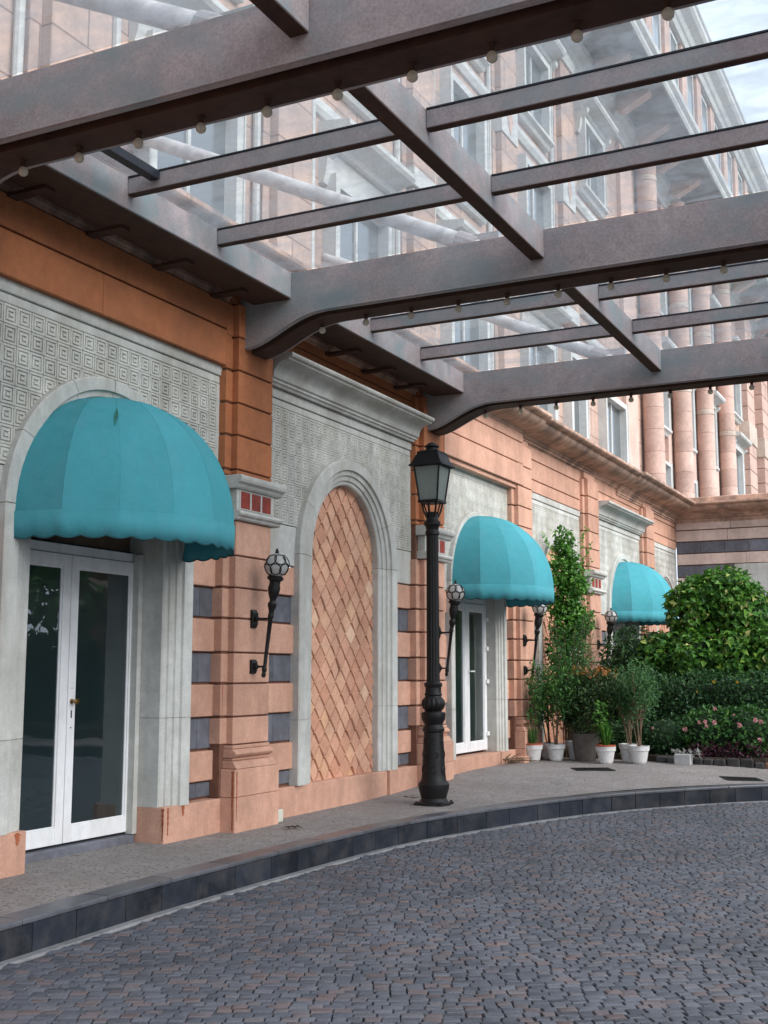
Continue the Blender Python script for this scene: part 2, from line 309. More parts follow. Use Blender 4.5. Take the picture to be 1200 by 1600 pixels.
# ------------------------------------------------------------------ ground, road, kerb, pavement
KP = [(1.9,-9),(1.55,-4),(1.36,0),(1.25,3),(1.15,5.2),(1.08,7.2),(1.15,10.0),(1.48,11.7),(2.0,13.3),(2.7,14.6),(3.7,15.85),(5.2,17.0),(7.2,17.8),(10,18.3),(15,18.5),(22,18.5)]
def catmull(P, step):
    P = [Vector((p[0], p[1], 0)) for p in P]; out = []
    for i in range(len(P)-1):
        p0 = P[max(i-1,0)]; p1 = P[i]; p2 = P[i+1]; p3 = P[min(i+2, len(P)-1)]
        n = max(2, int((p2-p1).length/0.05))
        for k in range(n):
            t = k/n
            out.append(0.5*((2*p1)+(p2-p0)*t+(2*p0-5*p1+4*p2-p3)*t*t+(3*p1-p0-3*p2+p3)*t**3))
    out.append(P[-1])
    res = [out[0]]; acc = 0
    for a, b in zip(out, out[1:]):
        L = (b-a).length; d = 0
        while acc+(L-d) >= step:
            d += step-acc; acc = 0; res.append(a+(b-a)*(d/L))
        acc += L-d
    return res
KC = catmull(KP, 0.10)
def normal_at(i):
    t = (KC[min(i+1, len(KC)-1)]-KC[max(i-1, 0)]).normalized(); return Vector((t.y, -t.x, 0)), t      # points to the road
KN = [normal_at(i)[0] for i in range(len(KC))]
def pavez(x, y, t=None):
    # gentle rise towards the wall beyond the lamp post
    d = max(0.0, min(1.0, (2.0+max(0, (y-13.3))*0.62-x)/2.2))
    return 0.115*sm((y-11.6)/3.4)*sm(d*1.15)
RZ = -0.20
b = MB(); b.quad((-400,-400,-0.34),(400,-400,-0.34),(400,400,-0.34),(-400,400,-0.34)); b.build('ground', M['ground'], kind='structure')

# pavement sheet
b = MB(); rows = []
NS = 14
inner = [KC[i]-KN[i]*0.19 for i in range(0, len(KC), 3)]
def target(p):
    if p.y < 12.5 and p.x < 2.2: return Vector((-0.45, p.y, 0))
    s = min(1.0, (p - Vector((1.7, 12.5, 0))).length/17.0)
    q = s*30
    return Vector((-0.45, 12.5+q, 0)) if q < 16 else Vector((-0.45+(q-16)*1.5, 28.5, 0))
for p in inner:
    T = target(p); row = []
    for k in range(NS+1):
        t = (k/NS)
        q = p+(T-p)*t; row.append((q.x, q.y, pavez(q.x, q.y)-0.002))
    rows.append(row)
vs = [v for r in rows for v in r]; fs = []
for i in range(len(rows)-1):
    for k in range(NS): fs.append((i*(NS+1)+k, (i+1)*(NS+1)+k, (i+1)*(NS+1)+k+1, i*(NS+1)+k+1))
b.add(vs, fs, 0.5); b.build('pavement', M['concrete'], smooth=True, kind='structure')

# kerb: mortar core + dark granite face tiles + top slabs
b = MB()
def ring(i, o0, o1, z0, z1): 
    p = KC[i]; n = KN[i]
    a = p+n*o0; c = p+n*o1
    return [(a.x,a.y,z0),(c.x,c.y,z0),(c.x,c.y,z1),(a.x,a.y,z1)]
def strip(mb, i0, i1, o0, o1, z0, z1, var=None, e0=0.0):
    vs = []; fs = []
    idx = list(range(i0, i1+1)); n = len(idx)
    for q, i in enumerate(idx):
        r = ring(i, o0, o1, z0, z1)
        if e0 and q in (0, n-1):
            t = normal_at(i)[1]*(e0 if q == 0 else -e0); r = [(v[0]+t.x, v[1]+t.y, v[2]) for v in r]
        vs += r
    for q in range(n-1):
        for j in range(4):
            k = (j+1) % 4; fs.append((q*4+j, q*4+k, (q+1)*4+k, (q+1)*4+j))
    fs.append((3,2,1,0)); fs.append(tuple((n-1)*4+j for j in range(4))); mb.add(vs, fs, var)
N = len(KC)
core = MB(); strip(core, 0, N-1, -0.195, -0.012, RZ-0.08, -0.006); core.build('kerb_bed', M['mortar'], kind='structure')
i = 0; face = MB(); 
while i < N-6:
    L = random.choice((4, 4, 4, 5)); strip(face, i, min(i+L, N-1), -0.03, 0.0, RZ-0.05, -0.034, e0=0.004); i += L
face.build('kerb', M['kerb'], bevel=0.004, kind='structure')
i = 0; top = MB()
while i < N-9:
    L = random.choice((7, 8, 8)); strip(top, i, min(i+L, N-1), -0.19, 0.008, -0.032, 0.0, e0=0.002); i += L
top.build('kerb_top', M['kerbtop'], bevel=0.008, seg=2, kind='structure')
b = MB(); strip(b, 0, N-1, 0.0, 0.085, RZ-0.06, RZ+0.005); b.build('road_edge', M['strip'], bevel=0.01, kind='structure')

# cobbled road: every sett its own bevelled block, laid in gently waving arcs
KA = np.array([(p.x, p.y) for p in KC]); KNA = np.array([(n.x, n.y) for n in KN])
def cobbles():
    th = R(27.5); cu, su = math.cos(th), math.sin(th)
    vs = []; fs = []; av = []
    v_lo, v_hi, u_lo, u_hi = -4.0, 24.0, -7.0, 22.0
    H = 0.070; row = 0; v = v_lo
    while v < v_hi:
        h = H*(0.9+0.2*random.random()); u = u_lo+random.random()*0.1
        while u < u_hi:
            w = 0.068+0.045*random.random()
            uc = u+w/2; vc = v+h/2+0.06*math.sin(uc*0.9+v*0.22)+0.02*math.sin(uc*2.7+1.3+v*.5)
            sl = 0.06*0.9*math.cos(uc*0.9+v*0.22)+0.02*2.7*math.cos(uc*2.7+1.3+v*.5)
            x = 1.0+uc*cu-vc*su; y = uc*su+vc*cu
            u += w
            if not (0.9 < x < 9.5 and -1 < y < 18.4) or (x > 6.5 and y < 3): continue
            d2 = (KA[:,0]-x)**2+(KA[:,1]-y)**2; j = int(np.argmin(d2))
            if (x-KA[j,0])*KNA[j,0]+(y-KA[j,1])*KNA[j,1] < 0.115: continue
            dist = math.hypot(x-6.12, y)
            g = 0.003+0.004*random.random(); a0 = math.atan(sl)+th+random.gauss(0, 0.022)
            ca, sa = math.cos(a0), math.sin(a0)
            z = RZ+0.004+random.gauss(0, 0.0018); tx, ty = random.gauss(0, 0.016), random.gauss(0, 0.022)
            base = len(vs); r = 0.007
            for (ins, dz) in ((g/2, -0.02), (g/2+0.002, -0.0035), (g/2+r, 0.0)):
                for sx, sy in ((-1,-1),(1,-1),(1,1),(-1,1)):
                    px = sx*(w/2-ins)+random.gauss(0, 0.0024); py = sy*(h/2-ins)+random.gauss(0, 0.0024)
                    vs.append((x+px*ca-py*sa, y+px*sa+py*ca, z+dz+px*tx+py*ty))
            rv = random.random()
            for L in (0, 4):
                for k in range(4):
                    k2 = (k+1) % 4; fs.append((base+L+k, base+L+k2, base+L+4+k2, base+L+4+k)); av.append(rv)
            fs.append((base+8, base+9, base+10, base+11)); av.append(rv)
        v += h; row += 1
    m = MB(); m.v = vs; m.f = fs; m.a = av
    return m
cobbles().build('road', M['sett'], smooth=True, kind='structure')
b = MB(); b.quad((-0.5,-10,RZ-0.012),(26,-10,RZ-0.012),(26,19,RZ-0.012),(-0.5,19,RZ-0.012)); b.build('road_bed', mat('sett_joint', (0.07,0.072,0.078), 0.95, var=0), kind='structure')

# ------------------------------------------------------------------ the hotel building
B = thing('hotel_building', 'terracotta and cream hotel facade with arched bays behind the glass canopy', 'building')
PIL = [(5.05,5.65),(9.06,9.66),(13.24,13.86),(16.66,17.28),(20.30,20.95),(24.50,25.15)]
BAYS = [  # y0, y1, centre, kind, cornice?
    (5.65, 9.06, 7.39, 'door', False), (9.66, 13.24, 11.50, 'blind', True), (13.86, 16.66, 15.28, 'door', False),
    (17.28, 20.30, 18.85, 'blind', False), (20.95, 24.50, 22.95, 'door', True), (25.15, 27.8, 26.48, 'blind', False)]
SPZ = 2.60; RADII = [(0.80, 1.14), (0.77, 1.14), (0.76, 1.02), (0.77, 1.10), (0.77, 1.12), (0.72, 1.0)]
RI, RO = 0.77, 1.12
orange = MB(); joint = MB(); slate = MB(); cream = MB(); tiles = MB(); groove = MB()
# joint backing behind all the courses
for (y0, y1, c, kind, cor), (RI, RO) in zip(BAYS, RADII):
    joint.box(-0.5, -0.085, y0-0.1, c-RO+0.1, 0.0, 2.46); joint.box(-0.5, -0.085, c+RO-0.1, y1+0.1, 0.0, 2.46)
joint.box(-0.5, -0.03, -2.0, 27.8, 4.24, 5.0)
joint.box(-0.5, -0.085, -2.0, 5.06, -0.1, 4.24)
BZ = [0.30, 0.446, 0.72, 1.005, 1.302, 1.58, 1.885, 2.165, 2.463]
def side_bands(y0, y1, orange):
    for k in range(len(BZ)-1):
        z0, z1 = BZ[k], BZ[k+1]
        if k % 2 == 0: 
            n = 2; slate = MB()
            for q in range(n):
                a = y0+(y1-y0)*q/n; e = y0+(y1-y0)*(q+1)/n
                slate.box(-0.2, -0.066, a+0.002, e-0.002, z0+0.014, z1-0.008)
            slate.build('slate_band', M['slate'], B, bevel=0.004)
        else: orange.box(-0.2, -0.035, y0, y1, z0+0.008, z1-0.008)
def arch_pts(c, r, rz, n=28, foot=0.3, spz=SPZ):
    pts = [(c-r, foot)]
    for k in range(n+1):
        a = PI-PI*k/n; pts.append((c+r*math.cos(a), spz+rz*math.sin(a)))
    pts.append((c+r, foot)); return pts
def ring_strip(mb, A, x0, Bp, x1, var=None):
    n = len(A); vs = [(x0, p[0], p[1]) for p in A]+[(x1, p[0], p[1]) for p in Bp]
    mb.add(vs, [(k, k+1, n+k+1, n+k) for k in range(n-1)], var)
KEY = [  # raised bars of the relief, in tile units (u0,u1,v0,v1): flat margin, square ring, hooked centre
    (-.5,.5,.37,.5), (-.5,-.37,-.5,.37), (.37,.5,-.5,.37), (-.37,.37,-.5,-.37),
    (-.315,.315,.16,.315), (-.315,-.16,-.315,.16), (-.16,.315,-.315,-.16), (.16,.315,-.16,.16), (-.10,.16,-.10,.07)]
def relief_panel(y0, y1, c, z0, z1, tiles, RO):
    t = 0.141; nx = int(round((y1-y0)/t)); nz = int(round((z1-z0)/t)); tw = (y1-y0)/nx; tz = (z1-z0)/nz
    for i in range(nx):
        for j in range(nz):
            yc = y0+(i+.5)*tw; zc = z0+(j+.5)*tz
            dy = abs(yc-c); rr = math.hypot(dy, max(0, zc-SPZ))
            if rr < RO-0.11: continue
            vr = random.random()
            e = random.gauss(0, 0.0012)
            tiles.box(-0.07, -0.038+e, yc-tw*.488, yc+tw*.488, zc-tz*.488, zc+tz*.488, vr)
            for (u0,u1,v0,v1) in KEY:
                tiles.box(-0.045, -0.026+e, yc+u0*tw*.972, yc+u1*tw*.972, zc+v0*tz*.972, zc+v1*tz*.972, vr)
for bi, (y0, y1, c, kind, cor) in enumerate(BAYS):
    RI, RO = RADII[bi]; orange = MB(); cream = MB(); tiles = MB(); groove = MB()
    for (q0, q1) in ((y0, c-RO+0.05), (c+RO-0.05, y1)):
        ob = MB(); side_bands(q0, q1, ob); ob.build('banded_wall', M['orange'], B, bevel=0.006)
    # cream field with an arched hole (vertical strips), smooth block course + groove backing
    n = 60; ys = [y0+(y1-y0)*k/n for k in range(n+1)]
    def low(y):
        d = abs(y-c); r = RO-0.06
        return 2.463 if d >= r else SPZ+math.sqrt(max(0, r*r-d*d))
    for a, e in zip(ys, ys[1:]):
        za, ze = low(a), low(e)
        if abs((a+e)/2-c) >= RO-0.06: za = ze = 2.463
        vs = [(-0.062,a,za),(-0.062,e,ze),(-0.062,e,4.24),(-0.062,a,4.24)]
        groove.add(vs, [(0,1,2,3)], 0.5)
    zt0, zt1 = 2.878, 4.06
    for (a, e) in ((y0, c), (c, y1)):     # smooth cream course under the relief
        s0, s1 = (y0, c-RO+0.03) if a == y0 else (c+RO-0.03, y1)
        cream.box(-0.2, -0.030, s0, s1, 2.472, zt0-0.006)
    relief_panel(y0+0.13, y1-0.13, c, zt0, zt1, tiles, RO)
    # frame moulding: head and two stiles
    cream.box(-0.12, -0.028, y0+0.066, y1-0.066, zt1+0.004, zt1+0.075); cream.box(-0.12, -0.010, y0+0.066, y1-0.066, zt1+0.078, 4.235)
    for s0, s1 in ((y0, y0+0.062), (y1-0.062, y1)):
        cream.box(-0.12, -0.012, s0, s1, zt0, 4.235)
    for s0, s1 in ((y0+0.066, y0+0.125), (y1-0.125, y1-0.066)):
        cream.box(-0.12, -0.026, s0, s1, zt0, zt1)
    # courses above the panel
    if bi in (0, 2):   # projecting fascia
        xf = 0.042 if bi == 0 else 0.13
        prof = [(4.235, 4.572), (4.588, 4.84)] if bi == 0 else [(4.215, 4.53), (4.545, 4.86), (4.875, 5.02)]
        for (z0, z1) in prof:
            yy = y0-0.0
            L0 = y1 if bi == 0 else y1+0.22
            st = y0 if bi == 0 else y0-0.05
            while yy < L0-0.05:
                w = min(L0-yy, 1.5+random.random()*.5)
                if L0-yy-w < .4: w = L0-yy
                orange.box(-0.2, xf, max(yy, st), yy+w-0.003, z0, z1); yy += w
        if bi == 2: orange.box(-0.2, 0.085, y0, y1+0.18, 4.150, 4.212)
    else:
        for (z0, z1) in [(4.245, 4.43), (4.446, 4.752), (4.768, 5.0)]:
            yy = y0
            while yy < y1-0.05:
                w = min(y1-yy, 1.1+random.random()*.5)
                if y1-yy-w < .4: w = y1-yy
                orange.box(-0.2, -0.005, yy, yy+w-0.003, z0, z1); yy += w
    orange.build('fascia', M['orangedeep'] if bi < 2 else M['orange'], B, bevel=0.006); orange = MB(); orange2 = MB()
    # plinth
    if kind == 'blind' : orange.box(-0.3, 0.0, y0, c+RO-0.20, -0.05, 0.285); orange2.box(-0.3, 0.035, c+RO-0.197, y1-0.004, -0.05, 0.293)
    else:
        step = 0.31 if bi else 0.0
        orange.box(-0.42, 0.035, y0+0.004, c-RI-0.0, -0.05, 0.293); orange2.box(-0.42, 0.035, c+RI+0.0, y1-0.004, -0.05, 0.293)
        orange3 = MB()
        if bi: orange3.box(-0.3, 0.02, c-RI+0.002, c+RI-0.002, -0.05, 0.285)
    orange.build('plinth', M['orange'], B, bevel=0.008); orange2.build('plinth', M['orange'], B, bevel=0.008)
    if kind == 'door' and bi: orange3.build('door_step', M['orange'], B, bevel=0.008)
    cream.build('panel_frame', M['cream'], B, bevel=0.006)
    groove.build('panel_backing', M['groove'], B)
    tiles.build('relief_panel', M['creamtile'], B, bevel=0.002)
orange = MB(); orange.box(-0.2, 0.042, -2, 5.05, 4.235, 4.84)
orange.box(-0.2, 0.035, -2, 5.05, -0.05, 0.293)
for k in range(9): orange.box(-0.2, -0.02, -2, 5.05, 0.3+k*0.43, 0.715+k*0.43)
orange.build('bay_wall', M['orange'], B, bevel=0.006)
joint.build('wall_backing', M['joint'], B)
# dark strip painting the gap's shade above the fascia, behind the canopy edge beam
b = MB(); b.box(-0.5, -0.02, -2, 13.4, 4.86, 4.995); b.build('gap_shade_strip', M['darkwall'], B)

# arch surrounds
for bi, (y0, y1, c, kind, cor) in enumerate(BAYS):
    b = MB(); RI, RO = RADII[bi]
    foot = 0.288
    ri_z = RI+0.09; 
    O = arch_pts(c, RO, RO, foot=foot); 
    K = (RO-RI)/0.37; KZ = (RO-ri_z)/0.37; steps = [(RO, RO, -0.07), (RO, RO, 0.030), (RO-.012, RO-.012, 0.042), (RO-.15*K, RO-.15*KZ, 0.042), (RO-.157*K, RO-.157*KZ, 0.018), (RO-.225*K, RO-.225*KZ, 0.014), (RO-.232*K, RO-.232*KZ, -0.004), (RO-.30*K, RO-.30*KZ, -0.008), (RO-.307*K, RO-.307*KZ, -0.024), (RI+.012, ri_z+0.012, -0.028), (RI, ri_z, -0.04), (RI, ri_z, -0.14 if kind == 'blind' else -0.40)]
    mo = MB(); hid = lambda i, r: r-.006 if i < 2 else r+.006      # mortar lies just under every face
    for i in range(len(steps)-1):
        s0, s1 = steps[i], steps[i+1]
        ring_strip(mo, arch_pts(c, hid(i, s0[0]), hid(i, s0[1]), foot=foot+.01), s0[2]-.008, arch_pts(c, hid(i+1, s1[0]), hid(i+1, s1[1]), foot=foot+.01), s1[2]-.008, 0.5)
    gz = 0.004; cuts = [0, .16, .36, .5, .64, .84, 1.0]
    def seg_pts(r, rz, q):
        if q == 0: return [(c-r, foot), (c-r, 0.93)]
        if q == 1: return [(c-r, 0.93+gz), (c-r, SPZ-gz)]
        if q == 8: return [(c+r, SPZ-gz), (c+r, 1.02+gz)]
        if q == 9: return [(c+r, 1.02), (c+r, foot)]
        t0, t1 = cuts[q-2]*PI+0.0025, cuts[q-1]*PI-0.0025
        return [(c-r*math.cos(t0+(t1-t0)*k/8), SPZ+rz*math.sin(t0+(t1-t0)*k/8)) for k in range(9)]
    for q in range(10):
        vr = random.random()
        for s0, s1 in zip(steps, steps[1:]):
            ring_strip(b, seg_pts(s0[0], s0[1], q), s0[2], seg_pts(s1[0], s1[1], q), s1[2], vr)
    b.build('arch_surround', M['cream'], B, smooth=True); mo.build('surround_mortar', M['groove'], B, smooth=True)
# fine dark joints cut across the arch surrounds (thin mortar lines, proud by a hair)
# blind arches: backing and diamond tiles
for bi, (y0, y1, c, kind, cor) in enumerate(BAYS):
    if kind != 'blind': continue
    RI, RO = RADII[bi]
    b = MB(); A = arch_pts(c, RI+0.05, RI+0.14, foot=0.1)
    vs = [(-0.13, p[0], p[1]) for p in A]; b.add(vs, [tuple(range(len(A)))], 0.2); b.build('infill_backing', M['joint'], B)
    b = MB(); dw, dh = 0.232, 0.262; g = 0.0115
    j = 0; z = 0.25
    while z < 3.6:
        for k in range(-5, 6):
            yc = c+(k+(0.5 if j % 2 else 0))*dw; zc = z
            if abs(yc-c) > RI+.12: continue
            d = abs(yc-c)
            if zc > SPZ and (d/(RI+.14))**2+((zc-SPZ)/(RI+.22))**2 > 1: continue
            w = dw/2-g; h = dh/2-g*1.2; e = random.gauss(0, 0.002); tl = random.gauss(0, 0.006)
            xx = -0.105+e
            # split each lozenge in two toned halves now and then, like mixed sandstone
            b.add([(xx-.02,yc-w-.003,zc),(xx-.02,yc,zc-h-.004),(xx-.02,yc+w+.003,zc),(xx-.02,yc,zc+h+.004),(xx+tl,yc-w+.006,zc),(xx,yc,zc-h+.007),(xx-tl,yc+w-.006,zc),(xx,yc,zc+h-.007)],
                  [(4,5,6,7),(0,1,5,4),(1,2,6,5),(2,3,7,6),(3,0,4,7)])
        z += dh/2; j += 1
    b.build('diamond_infill', M['diamond'], B)

# pilasters with rusticated blocks, base, red-panelled capital block
def pilaster(y0, y1, full=True):
    o = MB(); jn = MB(); up = MB()
    jn.box(-0.3, 0.10, y0+0.02, y1-0.02, 0.0, 4.8); jn.box(-0.3, 0.035, y0-0.085, y1+0.085, 0.3, 4.24)
    zs = [0.755, 1.005, 1.302, 1.58, 1.89, 2.17, 2.463, 2.79]
    for a, e in list(zip(zs, zs[1:]))+[(3.20,3.262),(3.262,3.585),(3.585,3.89),(3.89,4.20),(4.20,4.52),(4.52,4.845)]:
        vr = random.random()
        (up if a > 3 else o).box(-0.1, 0.12, y0, y1, a+0.008, e-0.008, vr)
        (up if a > 3 else o).box(-0.1, 0.05, y0-0.10, y1+0.10, a+0.012, min(e, 4.84)-0.012, vr)
    up.box(-0.1, 0.06, y0-0.02, y1+0.02, 4.853, 4.96)
    # base
    o.box(-0.1, 0.19, y0-0.055, y1+0.085, -0.05, 0.30); o.box(-0.1, 0.19, y0-0.055, y1+0.085, 0.303, 0.545)
    prof = [(-0.1,0.548),(0.19,0.548),(0.145,0.615),(-0.1,0.615)]
    o.along_y(prof, y0-0.03, y1+0.05)
    o.box(-0.1, 0.128, y0-0.01, y1+0.01, 0.617, 0.64)
    pr = [(-0.1,0.643)]+[(0.13+0.038*math.sin(PI*k/8), 0.643+0.075*k/8) for k in range(9)]+[(-0.1,0.718)]
    o.along_y(pr, y0-0.02, y1+0.02); o.box(-0.1, 0.13, y0-0.01, y1+0.01, 0.72, 0.752)
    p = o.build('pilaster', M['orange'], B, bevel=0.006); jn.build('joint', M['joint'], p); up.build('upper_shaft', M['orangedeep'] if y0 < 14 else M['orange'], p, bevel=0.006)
    k = MB()
    k.box(-0.1, 0.135, y0-0.02, y1+0.02, 2.885, 3.075)
    # little raised frame round three red squares
    k.along_y([(-0.1,2.79),(0.15,2.79),(0.165,2.805),(0.165,2.818),(0.19,2.83),(0.20,2.85),(0.185,2.868),(0.15,2.883),(-0.1,2.883)], y0-0.05, y1+0.10)
    k.along_y([(-0.1,3.078),(0.15,3.078),(0.17,3.095),(0.18,3.115),(0.215,3.135),(0.225,3.16),(0.225,3.19),(0.205,3.2),(-0.1,3.2)], y0-0.08, y1+0.12)
    W = y1-y0; sw = W*0.27
    for q in range(4):
        yc = y0+W*(0.5+(q-1.5)*0.305); k.box(0.1, 0.142, yc-0.014, yc+0.014, 2.90, 3.065)
    k.box(0.1, 0.1415, y0, y1, 2.888, 2.902); k.box(0.1, 0.1415, y0, y1, 3.06, 3.073)
    kb = k.build('capital', M['cream'], p, bevel=0.004)
    r = MB()
    for q in range(3):
        yc = y0+W*(0.5+(q-1)*0.305); r.box(0.1, 0.1385, yc-sw/2, yc+sw/2, 2.905, 3.058)
    r.build('red_inset', M['redgran'], p)
for (a, e) in PIL: pilaster(a, e)
M['rust'] = mat('rust_stain', (0.33, 0.10, 0.045), 0.9, var=0, nvar=0.4)
def streak(pts_y, x, z0, z1, w, axis='x', y=None):
    b = MB(); n = 14; L = []; Rr = []
    for k in range(n+1):
        z = z1+(z0-z1)*k/n; ww = w*(1-0.6*k/n)*random.uniform(.5, 1.2)
        L.append(-ww); Rr.append(ww*random.uniform(.4, 1))
    vs = []
    for k in range(n+1):
        z = z1+(z0-z1)*k/n
        if axis == 'x': vs += [(x, pts_y+L[k], z), (x, pts_y+Rr[k], z)]
        else: vs += [(pts_y+L[k], y, z), (pts_y+Rr[k], y, z)]
    b.add(vs, [(2*k, 2*k+1, 2*k+3, 2*k+2) for k in range(n)]); b.build('rust_streak', M['rust'], B)
streak(0.165, 0, 0.02, 0.53, 0.018, 'y', 9.06-0.057); streak(9.03, 0.192, 0.10, 0.53, 0.012)
streak(0.02, 0, 0.02, 0.28, 0.016, 'y', 7.39+0.80-0.002); streak(8.24, 0.037, 0.06, 0.285, 0.02); streak(8.45, 0.037, 0.2, 0.288, 0.03)
streak(6.5, 0.037, 0.2, 0.288, 0.04); streak(8.985, 0.052, 1.03, 1.29, 0.008)
# cream hoods over bays 2 and 5
def cove_profile():
    return [(-0.05,4.24),(0.03,4.24),(0.04,4.262),(0.06,4.268),(0.062,4.29),(0.085,4.30)]+[(0.09+0.15*(1-math.cos(a)), 4.31+0.14*math.sin(a)) for a in [k*PI/2/7 for k in range(8)]]+[(0.262,4.455),(0.265,4.475),(0.295,4.482),(0.305,4.50),(0.30,4.52),(-0.05,4.53)]
for (a, e) in ((9.72, 13.16), (21.0, 24.45)):
    b = MB(); b.along_y(cove_profile(), a, e, 0.5); b.build('panel_hood', M['cream'], B, smooth=True)

# main cornice along the wall and round the corner of the wing
cp = [(-0.2,4.86),(0.02,4.86),(0.02,4.895),(0.045,4.90),(0.045,4.935),(0.03,4.94),(0.05,4.95),(0.07,4.975),(0.10,4.98),(0.105,5.01),(0.14,5.02),(0.15,5.05)]+[(0.17+0.33*math.sin(a), 5.06+0.14*(1-math.cos(a))) for a in [k*PI/2/7 for k in range(8)]]+[(0.50,5.20),(0.56,5.205),(0.585,5.215),(0.60,5.235),(0.60,5.275),(0.36,5.285),(0.36,5.40),(0.30,5.42),(-0.2,5.42)]
b = MB()
yy = -2.0
marks = [-2, 1.5, 4.4, 7.1, 10.2, 13.4, 16.9]
for a, e in zip(marks, marks[1:]): b.along_y(cp, a, e-0.004, random.random())
for a, e in ((16.9, 19.9), (19.9, 22.6)): b.along_y([(u-0.06 if u > 0 else u, v) for u, v in cp], a, e-0.004, random.random())
# mitred corner: last run of the main wall to the wing cornice
YW = 27.8
def mit(u, v): return (u, YW-u, v)
b.sweep(cp, [lambda u, v: (u, 22.6, v), mit], close=True, var=0.4)
b.sweep(cp, [mit, lambda u, v: (7.0, YW-u, v)], close=True, var=0.6)
b.sweep(cp, [lambda u, v: (7.004, YW-u, v), lambda u, v: (17.3, YW-u, v)], close=True, var=0.3)
b.build('cornice', M['cornice'], B, smooth=True)
# downpipe-like dark streaked return where the cornice breaks
# wing (return wall facing the camera)
o = MB(); s2 = MB(); jn = MB(); cr = MB()
jn.box(0, 17.3, YW+0.03, YW+0.5, -0.1, 5.0)
WZ = [(4.70,4.945,'o'),(4.43,4.69,'o'),(4.15,4.42,'s'),(3.88,4.14,'o'),(3.60,3.87,'s'),(3.33,3.59,'o'),(3.05,3.32,'s'),(2.78,3.04,'o'),(2.50,2.77,'s')]
for (z0, z1, q) in WZ:
    x = 0.0
    while x < 17.2:
        w = 1.1+0.5*random.random()
        if q == 's': w = 0.55
        e = x+w-0.006
        if z1 < 3.9 and e > 1.3: e = 1.3
        if not (z1 < 3.9 and x >= 1.29):
            s2 = s2 if q == 'o' else MB()
            (o if q == 'o' else s2).box(x+0.001, e, YW-(0.012 if q == 'o' else 0.0), YW+0.2, z0+0.006, z1-0.006)
            if q == 's' and x < 8: s2.build('wing_slate_band', M['slate'], B, bevel=0.004)
        x += w
cr.box(1.306, 5.8, YW-0.02, YW+0.2, 2.2, 3.87)
for k in range(9): o.box(0.001, 17.3, YW-0.005, YW+0.2, 0.05+k*0.27, 0.31+k*0.27)
o.build('wing_wall', mat('wing_pink_stone', (0.62, 0.48, 0.42), 0.85, var=0.16, nvar=0.2, stain=(0.4, 0.3, 0.26), stain_amt=0.5), B, bevel=0.006)
jn.build('wing_backing', M['joint'], B); cr.build('wing_panel', M['cream'], B, bevel=0.01)
b = MB(); b.box(-1.5, 0.3, -2, YW, 5.30, 5.395); b.box(-1.5, 17.3, YW-0.2, 44, 5.30, 5.395); b.build('terrace_roof', M['cement'], B)

